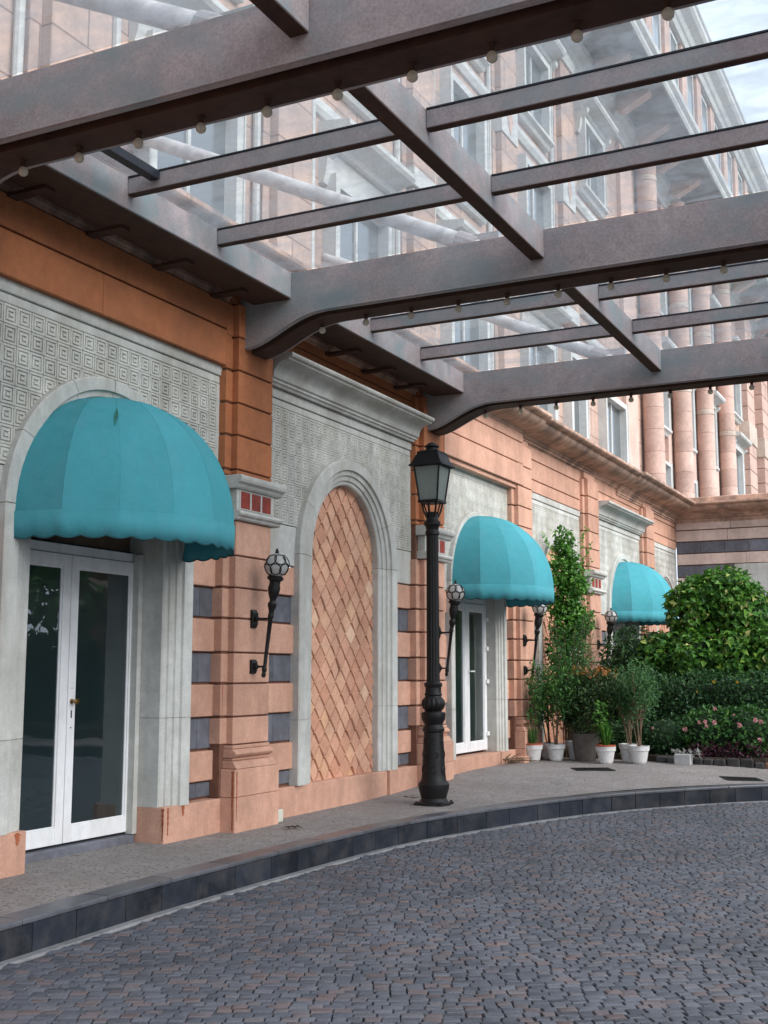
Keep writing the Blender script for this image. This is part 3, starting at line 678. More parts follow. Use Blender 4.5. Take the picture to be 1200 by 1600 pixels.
# ------------------------------------------------------------------ doors
def door_pair(c, xr, zb, zt, w, parent, handle='knob'):
    # fixed jamb post, leaves, glass, hinges
    fr = MB()
    for s in (-1, 1):
        fr.box(xr-0.04, xr+0.015, c+s*(w+0.004) if s > 0 else c-w-0.05, c+w+0.05 if s > 0 else c-w-0.004, zb-0.02, zt+0.08)
    fr.box(xr-0.04, xr+0.015, c-w-0.004, c+w+0.004, zt+0.006, zt+0.08)
    fr.build('door_frame', M['whitepaint'], parent, bevel=0.004)
    for s in (-1, 1):
        a, e = (c-w, c-0.004) if s < 0 else (c+0.004, c+w)
        d = MB(); st = 0.088
        d.box(xr-0.03, xr+0.03, a, a+st, zb, zt); d.box(xr-0.03, xr+0.03, e-st, e, zb, zt)
        d.box(xr-0.03, xr+0.0295, a+st, e-st, zb, zb+0.125); d.box(xr-0.03, xr+0.0295, a+st, e-st, zt-0.10, zt)
        # glazing beads
        for (q0,q1,z0,z1) in ((a+st, a+st+.014, zb+.125, zt-.10), (e-st-.014, e-st, zb+.125, zt-.10), (a+st+.014, e-st-.014, zb+.125, zb+.139), (a+st+.014, e-st-.014, zt-.114, zt-.10)):
            d.box(xr-0.02, xr+0.018, q0, q1, z0, z1)
        dr = d.build('door', M['whitepaint'], parent, bevel=0.004)
        g = MB(); g.box(xr-0.012, xr+0.006, a+st+.010, e-st-.010, zb+.135, zt-.11); g.build('glass_pane', M['doorglass'], dr)
        he = e if s > 0 else a
        for zz in (zb+0.22, zb+0.22+(zt-zb)*0.36, zt-0.62, zt-0.20):
            h = MB(); h.box(xr+0.03, xr+0.058, he-0.045, he+0.045, zz-0.03, zz+0.03); h.build('hinge', M['whitepaint'], dr, bevel=0.006)
    k = MB()
    if handle == 'knob':
        k.lathe([(0.02,0),(0.02,0.006),(0.008,0.008),(0.008,0.035),(0.022,0.042),(0.026,0.055),(0.016,0.068)], (0,0,0), 12)
        k.v = [(xr+0.03+v[2], c+0.045+v[0], zb+1.09+v[1]) for v in k.v]
        k2 = MB(); k2.box(xr+0.03, xr+0.033, c+0.040, c+0.052, zb+0.96, zb+1.02); k2.box(xr+0.03, xr+0.033, c+0.04, c+0.05, zb+0.88, zb+0.89); k2.box(xr+0.03, xr+0.033, c+0.042, c+0.048, zb+1.19, zb+1.197)
        k2.build('keyhole', M['iron'], dr)
        k.build('handle', M['brass'], dr, smooth=True)
    else:
        k.box(xr+0.03, xr+0.038, c+0.028, c+0.062, zb+0.92, zb+1.16); k.box(xr+0.03, xr+0.075, c+0.037, c+0.053, zb+1.09, zb+1.106); k.box(xr+0.065, xr+0.08, c+0.04, c+0.17, zb+1.088, zb+1.108)
        k.build('handle', M['whitepaint'], dr, bevel=0.003)
    # plain wall above the door inside the arch (awning's shade painted into its dark colour)
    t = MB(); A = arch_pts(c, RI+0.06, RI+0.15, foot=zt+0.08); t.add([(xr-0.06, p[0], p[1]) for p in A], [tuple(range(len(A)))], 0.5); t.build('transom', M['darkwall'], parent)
    t = MB(); t.box(xr-0.06, xr-0.045, c-RI-0.06, c+RI+0.06, -0.05, zt+0.1); t.build('door_backing', M['gasket'], parent)
RI = 0.80; door_pair(7.36, -0.34, 0.085, 2.335, 0.84, B, 'knob')
b = MB(); b.box(-0.40, -0.26, 7.39-RI+0.003, 7.39+RI-0.003, -0.05, 0.065); b.build('threshold', M['slate'], B, bevel=0.01)
RI = 0.76; door_pair(15.28, -0.20, 0.32, 2.36, 0.735, B, 'lever')
door_pair(22.95, -0.20, 0.32, 2.36, 0.76, B, 'lever')
b = MB(); b.box(-0.315, -0.245, 7.39+0.74, 7.39+0.797, 0.07, 2.40); b.build('door_post', M['cream'], B)

# ------------------------------------------------------------------ upper storeys
XU = -1.5
wall = MB(); wall.box(XU-0.4, XU, -4, 70, 5.2, 15.8, 0.5); wall.build('upper_wall', M['pinkwall'], B)
soff = MB(); soff.box(XU-0.1, 0.02, -4, 70, 15.8, 16.05, 0.4); soff.build('soffit', mat('grey_soffit', (0.20, 0.205, 0.21), 0.9, var=0, nscale=0.7, nvar=0.5), B)
att = MB(); att.box(-0.6, -0.15, -4, 70, 16.05, 19.2, 0.5); att.build('attic_wall', M['pinkwall'], B)
tr = MB()
tr.along_y([(XU,15.2),(XU+0.10,15.2),(XU+0.14,15.3),(XU+0.20,15.36),(XU+0.22,15.5),(XU+0.34,15.62),(XU+0.36,15.797),(XU,15.797)], -4, 70, 0.5)
tr.along_y([(-0.14,15.85),(0.06,15.83),(0.10,15.9),(0.10,16.0),(0.18,16.08),(0.18,16.25),(0.10,16.3),(-0.14,16.35)], -4, 70, 0.5)
tr.along_y([(-0.14,18.4),(0.0,18.4),(0.05,18.55),(0.1,18.6),(0.16,18.75),(0.34,18.9),(0.40,19.0),(0.40,19.2),(-0.14,19.25)], -4, 70, 0.5)
tr.along_y([(XU,8.95),(XU+0.05,8.95),(XU+0.09,9.02),(XU+0.09,9.14),(XU,9.2)], -4, 30.4, 0.5)
tr.along_y([(XU,12.0),(XU+0.05,12.0),(XU+0.10,12.1),(XU+0.10,12.2),(XU,12.26)], -4, 30.4, 0.5)
tr.build('string_course', M['whitetrim'], B)
roof = MB(); roof.box(-14, 0.40, -4, 70, 19.25, 19.4, 0.5); roof.build('roof', M['cement'], B)
# brackets under the soffit
br = MB(); y = 2.0
while y < 64:
    br.along_y([(XU+0.36,15.45),(XU+0.5,15.4),(-0.35,15.72),(-0.30,15.798),(XU+0.36,15.798)], y-0.16, y+0.16); y += 2.0
br.build('bracket', M['pinkcol'], B)
# attic windows and pilaster strips
aw = MB(); ap = MB(); y = 3.0
while y < 62:
    ap.box(-0.15, -0.06, y-0.28, y+0.28, 16.36, 18.39)
    aw.box(-0.16, -0.11, y+0.55, y+0.63, 16.5, 18.3); aw.box(-0.16, -0.11, y+1.37, y+1.45, 16.5, 18.3); aw.box(-0.16, -0.112, y+0.63, y+1.37, 18.2, 18.3); aw.box(-0.16, -0.112, y+0.63, y+1.37, 16.5, 16.58)
    y += 2.0
ap.build('attic_pilaster', M['pinkcol'], B, bevel=0.01)
awf = aw.build('attic_window', M['whitetrim'], B)
g = MB(); y = 3.0
while y < 62: g.box(-0.155, -0.135, y+0.63, y+1.37, 16.58, 18.2); y += 2.0
g.build('glass_pane', M['winglass'], awf)

def window(y0, y1, z0, z1, hood=None, frieze=0.0, fw=0.13, sill=True, deep=0.14):
    """recess look: white architrave standing proud, inner frame and glass set back in a pocket"""
    f = MB()
    f.box(XU-0.02, XU+0.19, y0-fw, y0, z0-0.02, z1+fw); f.box(XU-0.02, XU+0.19, y1, y1+fw, z0-0.02, z1+fw); f.box(XU-0.02, XU+0.188, y0, y1, z1, z1+fw)
    f.box(XU-0.02, XU+0.21, y0-fw-.03, y0-fw, z0-0.02, z1+fw+.03); f.box(XU-0.02, XU+0.21, y1+fw, y1+fw+.03, z0-0.02, z1+fw+.03)
    mid = y0+(y1-y0)*0.5; f.box(XU+0.012, XU+0.05, mid-0.03, mid+0.03, z0, z1)
    w = f.build('window', M['whitetrim'], B)
    g = MB(); g.box(XU-0.01, XU+0.02, y0, y1, z0, z1); g.build('glass_pane', M['winglass'], w)
    if sill:
        s = MB(); s.along_y([(XU,z0-0.2),(XU+0.10,z0-0.2),(XU+0.14,z0-0.13),(XU+0.22,z0-0.09),(XU+0.22,z0-0.025),(XU,z0-0.022)], y0-fw-0.12, y1+fw+0.12); s.build('sill', M['whitetrim'], w)
    if frieze:
        s = MB(); s.box(XU, XU+0.07, y0-fw-0.03, y1+fw+0.03, z1+fw+0.035, z1+fw+frieze); s.build('frieze', M['whitetrim'], w)
    if hood:
        h = MB(); zz = z1+fw+frieze; a, e = y0-fw-0.18, y1+fw+0.18
        h.along_y([(XU,zz+0.003),(XU+0.16,zz+0.003),(XU+0.20,zz+0.07),(XU+0.30,zz+0.11),(XU+0.46,zz+0.15),(XU+0.50,zz+0.20),(XU+0.50,zz+0.27),(XU,zz+0.33)], a, e)
        for q in (a+0.09, e-0.09):
            h.along_y([(XU,zz-0.55),(XU+0.08,zz-0.55),(XU+0.12,zz-0.42),(XU+0.15,zz-0.2),(XU+0.30,zz-0.08),(XU+0.32,zz),(XU,zz)], q-0.075, q+0.075)
        h.build('window_hood', M['whitetrim'], w)
def tall_pil(y0, y1, z0=5.4):
    p = MB()
    for a, e in ((z0, 8.9), (9.25, 11.5), (12.3, 15.1)):
        p.box(XU-0.1, XU+0.22, y0, y1, a, e)
        p.box(XU-0.1, XU+0.10, y0-0.16, y0-0.003, a, e); p.box(XU-0.1, XU+0.10, y1+0.003, y1+0.16, a, e)
    q = p.build('upper_pilaster', M['pinkwall'], B, bevel=0.01)
    k = MB(); k.box(XU-0.1, XU+0.24, y0-0.02, y1+0.02, 11.52, 12.28); k.box(XU-0.1, XU+0.26, y0-0.04, y1+0.04, 8.92, 9.23); k.box(XU-0.1, XU+0.27, y0-0.05, y1+0.05, 14.8, 15.1)
    k.build('capital', M['whitetrim'], q, bevel=0.01)
    d = MB(); yc = (y0+y1)/2; zc = 11.9; w, h = 0.16, 0.3; x = XU+0.252
    for s_ in (0,):
        d.add([(x,yc-w,zc),(x,yc,zc-h),(x,yc+w,zc),(x,yc,zc+h),(x-.03,yc-w,zc),(x-.03,yc,zc-h),(x-.03,yc+w,zc),(x-.03,yc,zc+h)], [(0,1,2,3),(0,4,5,1),(1,5,6,2),(2,6,7,3),(3,7,4,0)])
    d.build('diamond', M['pinkcol'], q)
    st = MB()     # thin white pipe strips either side
    for yy in (y0-0.26, y1+0.26): st.tube([(XU+0.06, yy, z0), (XU+0.06, yy, 15.1)], 0.05, 8)
    st.build('drainpipe', M['whitetrim'], q)
PY = [0.4, 4.4, 8.35, 12.4, 16.4, 20.35]
for yc in PY: tall_pil(yc-0.42, yc+0.42)
tall_pil(24.1-0.42, 24.1+0.42, 9.25)
cs = [2.4, 6.3, 10.35, 14.4, 18.4, 22.2, 26.4]
for k, yc in enumerate(cs):
    if k < 6: window(yc-0.75, yc+0.75, 5.75, 8.0, hood=True, frieze=0.42, sill=(k > 0))
    window(yc-0.72, yc+0.72, 9.7, 11.5, hood=False)
    window(yc-0.72, yc+0.72, 12.65, 14.2, hood=True, frieze=0.10)
window(24.2, 25.15, 5.75, 8.2, sill=False); window(26.9, 28.6, 5.75, 7.9, sill=False)
# giant columns farther along
COLS = [31.0, 34.65, 38.1, 41.9, 53.5, 57.5]
for yc in COLS:
    c = MB(); r = MB(); n = 16; z = 5.4; xc = XU+0.30
    while z < 15.0:
        if abs((z-6.7) % 2.6) < 0.3 and z > 6: 
            r.lathe([(0.272,0.0),(0.288,0.015),(0.282,0.05),(0.290,0.10),(0.284,0.14),(0.272,0.16)], (xc, yc, z), 24); z += 0.16
        else:
            c.lathe([(0.262,0.0),(0.275,0.012),(0.275,0.588),(0.262,0.60)], (xc, yc, z), 24); z += 0.60
    q = c.build('column', M['pinkcol'], B, smooth=True); r.build('column_ring', M['ring'], q, smooth=True)
b = MB()
for yc in (29.6, 32.8, 36.4, 40.0): pass
for y0, y1 in ((28.95, 30.1), (31.9, 32.2), (33.55, 33.9), (35.4, 35.8), (36.9, 37.3), (39.0, 39.4), (40.5, 41.0)): b.box(XU-0.1, XU+0.12, y0, y1, 5.4, 15.1)
b.build('pilaster_strip', M['pinkcol'], B, bevel=0.01)
for yc in (32.9, 36.35, 39.95): 
    window(yc-0.5, yc+0.5, 5.6, 7.2, hood=False, sill=False, fw=0.09); window(yc-0.5, yc+0.5, 8.3, 10.3, hood=True, fw=0.09); window(yc-0.5, yc+0.5, 11.6, 13.6, hood=True, fw=0.09)
window(43.9, 45.6, 7.9, 9.6, hood=True, fw=0.2); window(43.9, 45.6, 11.0, 13.2, hood=True, fw=0.2)
for y0 in (46.3, 50.0):
    b = MB(); w_ = MB()
    for z in np.arange(5.4, 15, 0.62): 
        b.box(XU-0.1, XU+0.35, y0, y0+1.6, float(z)+0.012, float(z)+0.61)
    w_.box(XU-0.1, XU+0.40, y0-0.05, y0+1.65, 10.2, 11.0); w2 = MB(); w2.box(XU-0.1, XU+0.40, y0-0.05, y0+1.65, 6.6, 7.3)
    q = b.build('square_pilaster', M['pinkcol'], B, bevel=0.01); w_.build('square_capital', M['ring'], q, bevel=0.02); w2.build('square_capital', M['ring'], q, bevel=0.02)

# ------------------------------------------------------------------ glass canopy
CZ0, CZ1 = 4.69, 5.10
CN = thing('glass_canopy', 'mauve steel entrance canopy with glass panes and rows of bulbs', 'canopy', (0, 9.3, 4.69))
XE = 8.3
BEAM = [1.15, 5.22, 9.16, 13.34]; BW = 0.40
def hb(x):   # underside height: curved haunch at the wall
    return CZ0-0.27*(1-sm((x-0.06)/0.95))**1.4
bulb_mb = None
hb0 = hb
for bi, yb in enumerate(BEAM):
    hb = (lambda x: hb0(x+0.22)) if bi == 1 else hb0
    xs = [0.0+0.06*k for k in range(20)]+[1.4, 2.5, 4, 6, XE]
    b = MB()
    def plate(y0, y1, dz, dt=0.0):
        vs = []; fs = []; n = len(xs)
        for x in xs:
            zb = hb(x)+dz
            vs += [(x+0.045,y0,zb),(x+0.045,y1,zb),(x+0.045,y1,CZ1+dt),(x+0.045,y0,CZ1+dt)]
        for k in range(n-1):
            for j in range(4): fs.append((k*4+j, k*4+(j+1)%4, (k+1)*4+(j+1)%4, (k+1)*4+j))
        fs += [(3,2,1,0), tuple((n-1)*4+j for j in range(4))]; b.add(vs, fs, 0.5)
    plate(yb, yb+0.045, 0.0)                     # near web plate
    plate(yb+0.048, yb+BW-0.048, 0.22, -0.004)  # core
    plate(yb+BW-0.045, yb+BW, 0.0)               # far web plate
    # weld line / lip on the near face following the curve
    vs = []; fs = []; n = len(xs)
    for x in xs:
        z = hb(x)+0.004
        vs += [(x+0.045,yb-0.010,z),(x+0.045,yb-0.001,z),(x+0.045,yb-0.001,z+0.014),(x+0.045,yb-0.010,z+0.014)]
    for k in range(n-1):
        for j in range(4): fs.append((k*4+j, k*4+(j+1)%4, (k+1)*4+(j+1)%4, (k+1)*4+j))
    b.add(vs, fs, 0.2)
    bm = b.build('beam', M['steel'], CN, bevel=0.004)
    # brown rail in the channel carrying the bulbs
    b = MB(); vs = []; fs = []
    for x in xs:
        z = hb(x)-0.012
        vs += [(x+0.05,yb+0.11,z),(x+0.05,yb+BW-0.05,z),(x+0.05,yb+BW-0.05,z+0.085),(x+0.05,yb+0.11,z+0.085)]
    for k in range(n-1):
        for j in range(4): fs.append((k*4+j, k*4+(j+1)%4, (k+1)*4+(j+1)%4, (k+1)*4+j))
    fs += [(3,2,1,0), tuple((n-1)*4+j for j in range(4))]; b.add(vs, fs, 0.5)
    b.build('bulb_rail', M['rust_and_shade'], bm)
    k = 0; x = 0.80
    while x < XE-0.2 and k < 16:
        yy = yb+0.27; zz = hb(x)-0.012
        if bulb_mb is None:
            q = MB(); q.lathe([(0.012,-0.034),(0.015,-0.042),(0.026,-0.053),(0.032,-0.070),(0.029,-0.087),(0.017,-0.099),(0.003,-0.102)], (x,yy,zz), 12)
            o = q.build('light_bulb', M['bulb'], bm, smooth=True)
            q = MB(); q.lathe([(0.026,0.004),(0.026,-0.008),(0.018,-0.012),(0.017,-0.042),(0.013,-0.044)], (x,yy,zz), 12)
            o2 = q.build('bulb_socket', M['rust_and_shade'], bm, smooth=True); bulb_mb = (o, Vector((x,yy,zz)), o2)
        else:
            o = bulb_mb[0].copy(); COL.objects.link(o); o.parent = bm; o.location = Vector((x,yy,zz))-bulb_mb[1]
            o = bulb_mb[2].copy(); COL.objects.link(o); o.parent = bm; o.location = Vector((x,yy,zz))-bulb_mb[1]
        s = MB(); 
        x += 0.462; k += 1
# sockets above the bulbs stay in the bulb mesh; edge beam and purlins parallel to the wall
def spans(): return [(BEAM[i]+BW, BEAM[i+1]) for i in range(len(BEAM)-1)]
for (a, e) in spans():
    b = MB(); b.box(0.22, 0.62, a+0.002, e-0.002, 4.85, 5.098); eb = b.build('edge_beam', M['steel'], CN, bevel=0.006)
    b = MB(); b.box(0.21, 0.606, a+0.004, e-0.004, 4.842, 4.8495); b.build('underside_shade', M['rust_and_shade'], eb)  # added dark strip, paints the shade under the edge beam
    y = a+0.5
    while y < e-0.2: b = MB(); b.box(0.0, 0.40, y, y+0.10, 4.815, 4.841); b.build('wall_bracket', M['rust_and_shade'], eb); y += 0.85
    for xp in (3.08, 5.54, 8.0):
        b = MB(); b.box(xp-0.12, xp, a+0.002, e-0.002, 4.85, 5.097); p_ = b.build('purlin', M['steel'], CN, bevel=0.004); b = MB(); b.box(xp-0.118, xp-0.004, a+0.004, e-0.004, 4.843, 4.8495); b.build('underside_shade', M['rust_and_shade'], p_)  # each purlin gets an added dark strip for its underside shade
    L = (e-a)/3
    for k in (1, 2):
        yr = a+L*k
        for (x0, x1) in ((0.62, 2.96), (3.08, 5.42), (5.54, 7.88)):
            b = MB(); b.box(x0+0.002, x1-0.002, yr-0.04, yr+0.03, 4.965, 5.088); r_ = b.build('rafter', M['steel'], CN, bevel=0.003); b = MB(); b.box(x0+0.004, x1-0.004, yr-0.037, yr+0.028, 4.959, 4.9645); b.build('underside_shade', M['rust_and_shade'], r_)  # rafter underside shade painted on as an added dark strip
            b = MB(); b.box(x0+0.004, x1-0.004, yr-0.046, yr+0.036, 5.090, 5.102); b.build('gasket', M['gasket'], r_)
    for k in range(3):
        y0, y1 = a+L*k, a+L*(k+1)
        for (x0, x1) in ((0.50, 3.02), (3.03, 5.48), (5.49, 8.2)):
            b = MB(); b.box(x0, x1-0.006, y0+0.004, y1-0.004, 5.106, 5.118); b.build('glass_pane', M['roofglass'], CN)
b = MB(); b.box(XE+0.06, XE+0.2, BEAM[0], BEAM[-1]+BW, 4.60, 5.16); b.build('fascia_beam', M['steel'], CN, bevel=0.006)
b = MB(); b.box(0.84, 0.92, BEAM[1]+BW, BEAM[1]+BW+1.13, 5.02, 5.085); b.build('black_bar', M['gasket'], CN)
for yb in BEAM:
    yc = yb+BW/2
    b = MB(); b.tube([(2.45, yc, 5.10), (XU+0.02, yc, 5.10+0.48*(2.45-XU))], 0.075, 14); r_ = b.build('tie_pipe', M['pipe'], CN, smooth=True)
    b = MB(); b.box(2.2, 2.62, yc-0.05, yc+0.05, 5.10, 5.22); b.tube([(2.40, yc, 5.125), (2.22, yc, 5.125+0.48*.18)], 0.092, 12); b.build('pipe_clevis', M['steel'], r_)
    b = MB(); b.tube([(6.1, yc, 5.10), (XU+0.02, yc, 5.10+1.05*(6.1-XU))], 0.06, 12); b.build('tie_pipe', M['pipe'], CN, smooth=True) if False else None
for yb in (BEAM[0], BEAM[2], BEAM[-1]):    # outer supports, well to the right of the view
    b = MB(); b.lathe([(0.2,-0.2),(0.2,0.3),(0.13,0.36),(0.12,4.3),(0.18,4.45),(0.18,4.69)], (XE-0.25, yb+BW/2, 0), 20); b.build('support_post', M['steel'], CN, smooth=True)

# ------------------------------------------------------------------ awnings
def awning(c, label, group, tone=0.0):
    D, Wd, H, z0 = 1.02, 1.03, 1.03, 2.53
    T = thing('awning', label, 'awning', (0, c, z0), group)
    npan = 8; b = MB(); sub = 2; rings = 14; edges = []
    amax = 2*sub*npan//2
    def P(a, t):   # a: 0..1 round the hem, t: 0..1 from the hem to the crown on the wall
        th = a*PI; el = t*PI/2
        bulge = 1.0+0.012*math.sin(PI*((a*npan) % 1.0))*math.cos(el)*0
        ce = math.cos(el)**0.92
        q = a*npan; k0 = min(int(q), npan-1); fr = q-k0; t0, t1 = k0*PI/npan, (k0+1)*PI/npan
        sx = math.sin(t0)*(1-fr)+math.sin(t1)*fr; cx_ = math.cos(t0)*(1-fr)+math.cos(t1)*fr     # cloth pulled flat between the ribs
        sag = 1-0.012*math.sin(PI*fr)*0
        return (0.02+D*ce*sx*sag, c-Wd*ce*cx_*sag, z0+H*math.sin(el))
    for p in range(npan):
        vr = [0.30,0.52,0.34,0.62,0.50,0.80,0.55,0.7][p]+tone  # panel tones put the facet shading into the cloth colour
        vs = []; fs = []
        for k in range(sub+1):
            for j in range(rings+1):
                a = (p+k/sub)/npan; vs.append(P(a, j/rings))
        for k in range(sub):
            for j in range(rings): fs.append((k*(rings+1)+j, (k+1)*(rings+1)+j, (k+1)*(rings+1)+j+1, k*(rings+1)+j+1))
        b.add(vs, fs, vr)
    cv = b.build('canvas', M['teal'], T, smooth=True)
    s = cv.modifiers.new('thick', 'SOLIDIFY'); s.thickness = 0.006; s.offset = -1; s.use_rim = False
    b = MB()        # seams
    for p in range(1, npan):
        b.tube([P(p/npan, j/rings*0.97) for j in range(rings+1)], 0.0018, 5, 0.45)
    b.build('seam', M['teal'], T)
    if c < 8:      # green algae stain near the crown
        b = MB(); vs = []; n = 10
        for k in range(n+1):
            t = 0.60-0.15*k/n; w = 0.006*math.sin(PI*(k+.6)/(n+1.2))
            for sgn in (-1, 1):
                p_ = Vector(P(0.247-0.010*k/n+sgn*w, t)); o_ = (p_-Vector((0.02, c, z0))).normalized(); vs.append(tuple(p_+o_*0.004))
        b.add(vs, [(2*k, 2*k+1, 2*k+3, 2*k+2) for k in range(n)]); b.build('algae_stain', M['algae'], T)
    b = MB(); n = 108; sc_ = 18; pts = []      # valance with scalloped edge
    for k in range(n+1):
        a = k/n; th = a*PI; w = abs(math.sin(a*sc_*PI))
        q = 0.005*math.sin(a*sc_*2*PI)
        qa = a*8; k0 = min(int(qa), 7); fr = qa-k0; sx = math.sin(k0*PI/8)*(1-fr)+math.sin((k0+1)*PI/8)*fr; cx_ = math.cos(k0*PI/8)*(1-fr)+math.cos((k0+1)*PI/8)*fr
        top_ = (0.02+(D+.006)*sx, c-(Wd+.006)*cx_, z0+0.014)
        mid_ = (0.02+(D+0.002+q*.3)*sx, c-(Wd+0.002+q*.3)*cx_, z0-0.09)
        low_ = (0.02+(D-0.006+q)*sx, c-(Wd-0.006+q)*cx_, z0-0.165-0.020*w)
        pts.append((top_, mid_, low_))
    vs = [v for t in pts for v in t]; fs = []
    for k in range(n):
        for j in range(2): fs.append((k*3+j, k*3+j+1, (k+1)*3+j+1, (k+1)*3+j))
    b.add(vs, fs, 0.22+tone); vl = b.build('valance', M['teal'], T, smooth=True)  # darker tone paints in the shade of the inward slope
    s = vl.modifiers.new('thick', 'SOLIDIFY'); s.thickness = 0.005; s.offset = 0
    b = MB(); b.tube([t_[2] for t_ in pts], 0.0055, 5, 0.3); b.build('edge_trim', M['trim'], T)
    b = MB()        # tubular frame inside
    b.tube([(0.02+(D-.03)*math.sin(PI*k/24), c-(Wd-.03)*math.cos(PI*k/24), z0+0.0) for k in range(25)], 0.012, 6)
    b.tube([(0.03, c-(Wd-.03)*math.cos(PI*k/24), z0+(H-.04)*math.sin(PI*k/24)) for k in range(25)], 0.012, 6)
    b.tube([(0.03, c-Wd+.03, z0), (0.03, c+Wd-.03, z0)], 0.012, 6)
    b.build('frame', M['steel'], T)
    return T
AG = 'domed teal awnings over the arched doors'
awning(7.36, 'large domed teal awning over the nearest glass door, with a green stain', AG)
awning(15.30, 'middle domed teal awning, over the door just behind the street lamp', AG, 0.04)
awning(22.95, 'farthest teal dome awning, peeping out above the garden shrubs', AG, 0.10)
# ------------------------------------------------------------------ wall torches
def torch(label, loc, group):
    T = thing('wall_torch', label, 'wall lamp', loc, group)
    X0, Y0, Z0 = loc      # on the pilaster face, between the two wall plates
    def W(x, z, y=0): return (X0+x, Y0+y, Z0+z)
    a = Vector(W(0.13, -0.275)); e = Vector(W(0.245, 0.62))
    ax = (e-a).normalized(); q = ax.to_track_quat('Z', 'Y').to_matrix()
    def along(mb, prof, base, seg=14, mod=None):
        m2 = MB(); m2.lathe(prof, (0,0,0), seg, mod=mod); 
        mb.add([tuple(Vector(base)+q@Vector(v)) for v in m2.v], m2.f, 0.5)
    L = (e-a).length
    b = MB()
    prof = [(0.005,-0.05),(0.018,-0.045),(0.022,-0.02),(0.016,0),(0.024,0.012),(0.024,0.03),(0.017,0.05),(0.018,L*0.3),(0.022,L*0.55),(0.030,L*0.57),(0.024,L*0.6),(0.026,L*0.63),(0.040,L*0.67),(0.042,L*0.70),(0.028,L*0.725),(0.028,L*0.74),(0.040,L*0.77),(0.052,L*0.81),(0.058,L*0.86),(0.050,L*0.90),(0.052,L*0.93),(0.075,L*0.95),(0.078,L*0.97),(0.060,L*0.985),(0.055,L)]
    along(b, prof, a)
    b.build('stem', M['iron'], T, smooth=True)
    b = MB()
    for zz, h in ((0.215, 0.085), (-0.225, 0.065)):
        t = (Z0+zz-a.z)/(e.z-a.z); px = a.x+(e.x-a.x)*t
        b.along_y([(X0+0.0,Z0+zz-h),(X0+0.014,Z0+zz-h),(X0+0.03,Z0+zz-h*.6),(X0+0.035,Z0+zz+h*.6),(X0+0.014,Z0+zz+h),(X0+0.0,Z0+zz+h)], Y0-0.045, Y0+0.045)
        b.tube([(X0+0.03,Y0,Z0+zz),(px,Y0,Z0+zz)], 0.011, 8)
        b.sphere((X0+0.045,Y0,Z0+zz), 0.026, 10, 6)
    b.build('bracket', M['iron'], T, bevel=0.004)
    gc = e+ax*0.085; gr = 0.112
    b = MB(); b.sphere(tuple(gc), gr, 24, 14); b.build('globe', M['globe'], T, smooth=True)
    b = MB()
    def ringat(lat, lon, ang):
        d = Vector((math.cos(lat)*math.cos(lon), math.cos(lat)*math.sin(lon), math.sin(lat))); u = d.orthogonal().normalized(); w = d.cross(u)
        b.tube([gc+(d*math.cos(ang)+(u*math.cos(t)+w*math.sin(t))*math.sin(ang))*(gr+0.003) for t in [2*PI*k/20 for k in range(20)]], 0.0048, 5, closed=True)
    for k in range(7): ringat(R(27), 2*PI*k/7+0.2, R(27)); ringat(R(-24), 2*PI*(k+.5)/7+0.2, R(27))
    b.tube([gc+Vector((0,0,gr)), gc+Vector((0,0,gr+0.03)), gc+Vector((0,0,gr+0.05))], [0.02,0.014,0.002], 8)
    b.sphere(tuple(gc+Vector((0,0,gr+0.022))), 0.014, 8, 6)
    b.build('cage', M['iron'], T, smooth=True)
    return T
TG = 'torch lamps on the pilasters'
t1 = torch('black torch lamp with white globe, between nearest awning and tiled arch', (0.12, 9.36, 1.68), TG)
dup(t1, (0.12, 13.60, 1.68), 'globe torch lamp half hidden behind the street lamp post', TG)
dup(t1, (0.12, 16.80, 1.66), 'torch lamp just under the right edge of the middle awning', TG)
dup(t1, (0.12, 20.68, 1.68), 'small torch lamp left of the farthest awning, lower stem hidden by shrubs', TG)

# ------------------------------------------------------------------ street lamp
S = thing('street_lamp', 'tall black cast iron street lamp with a four sided lantern at the kerb', 'street lamp', (0.83, 11.88, 0.0))
cx, cy = 0.83, 11.88
b = MB()
b.lathe([(0.19,0),(0.19,0.02),(0.155,0.035),(0.135,0.07),(0.15,0.12),(0.165,0.175),(0.168,0.215),(0.155,0.235),(0.135,0.26),(0.128,0.32),(0.118,0.5),(0.108,0.7),(0.104,0.76),(0.118,0.775),(0.12,0.80),(0.108,0.82),(0.098,0.845),(0.128,0.90),(0.132,0.955),(0.128,0.975)], (cx,cy,0), 32)
for k in range(4):
    a = PI/4+k*PI/2; b.lathe([(0.03,0),(0.03,0.022),(0.012,0.026),(0.012,0.04)], (cx+0.2*math.cos(a), cy+0.2*math.sin(a), 0), 8)
# acanthus scroll relief
for k in range(6):
    a0 = 2*PI*k/6
    for (zb, dirn, s_) in ((0.36, 1, 1.0), (0.52, -1, 0.9), (0.66, 1, .65)):
        pts = []
        for q in range(16):
            t = q/15; rr = 0.055*s_*(1-t*0.85); ph = dirn*(t*4.6)+PI*.5
            da = rr*math.cos(ph)/0.12; dz = rr*math.sin(ph); rad = 0.128-0.024*(zb+dz-0.3)/0.46+0.002
            pts.append((cx+rad*math.cos(a0+da), cy+rad*math.sin(a0+da), zb+dz))
        b.tube(pts, [0.0075*(1-0.4*q/15) for q in range(16)], 5)
b.build('base', M['iron'], S, smooth=True)
b = MB()
b.lathe([(0.10,0.975),(0.085,0.99),(0.112,1.02),(0.125,1.06),(0.118,1.10),(0.095,1.13)], (cx,cy,0), 48, mod=lambda r, z, a: r*(1+0.045*math.cos(16*a)))
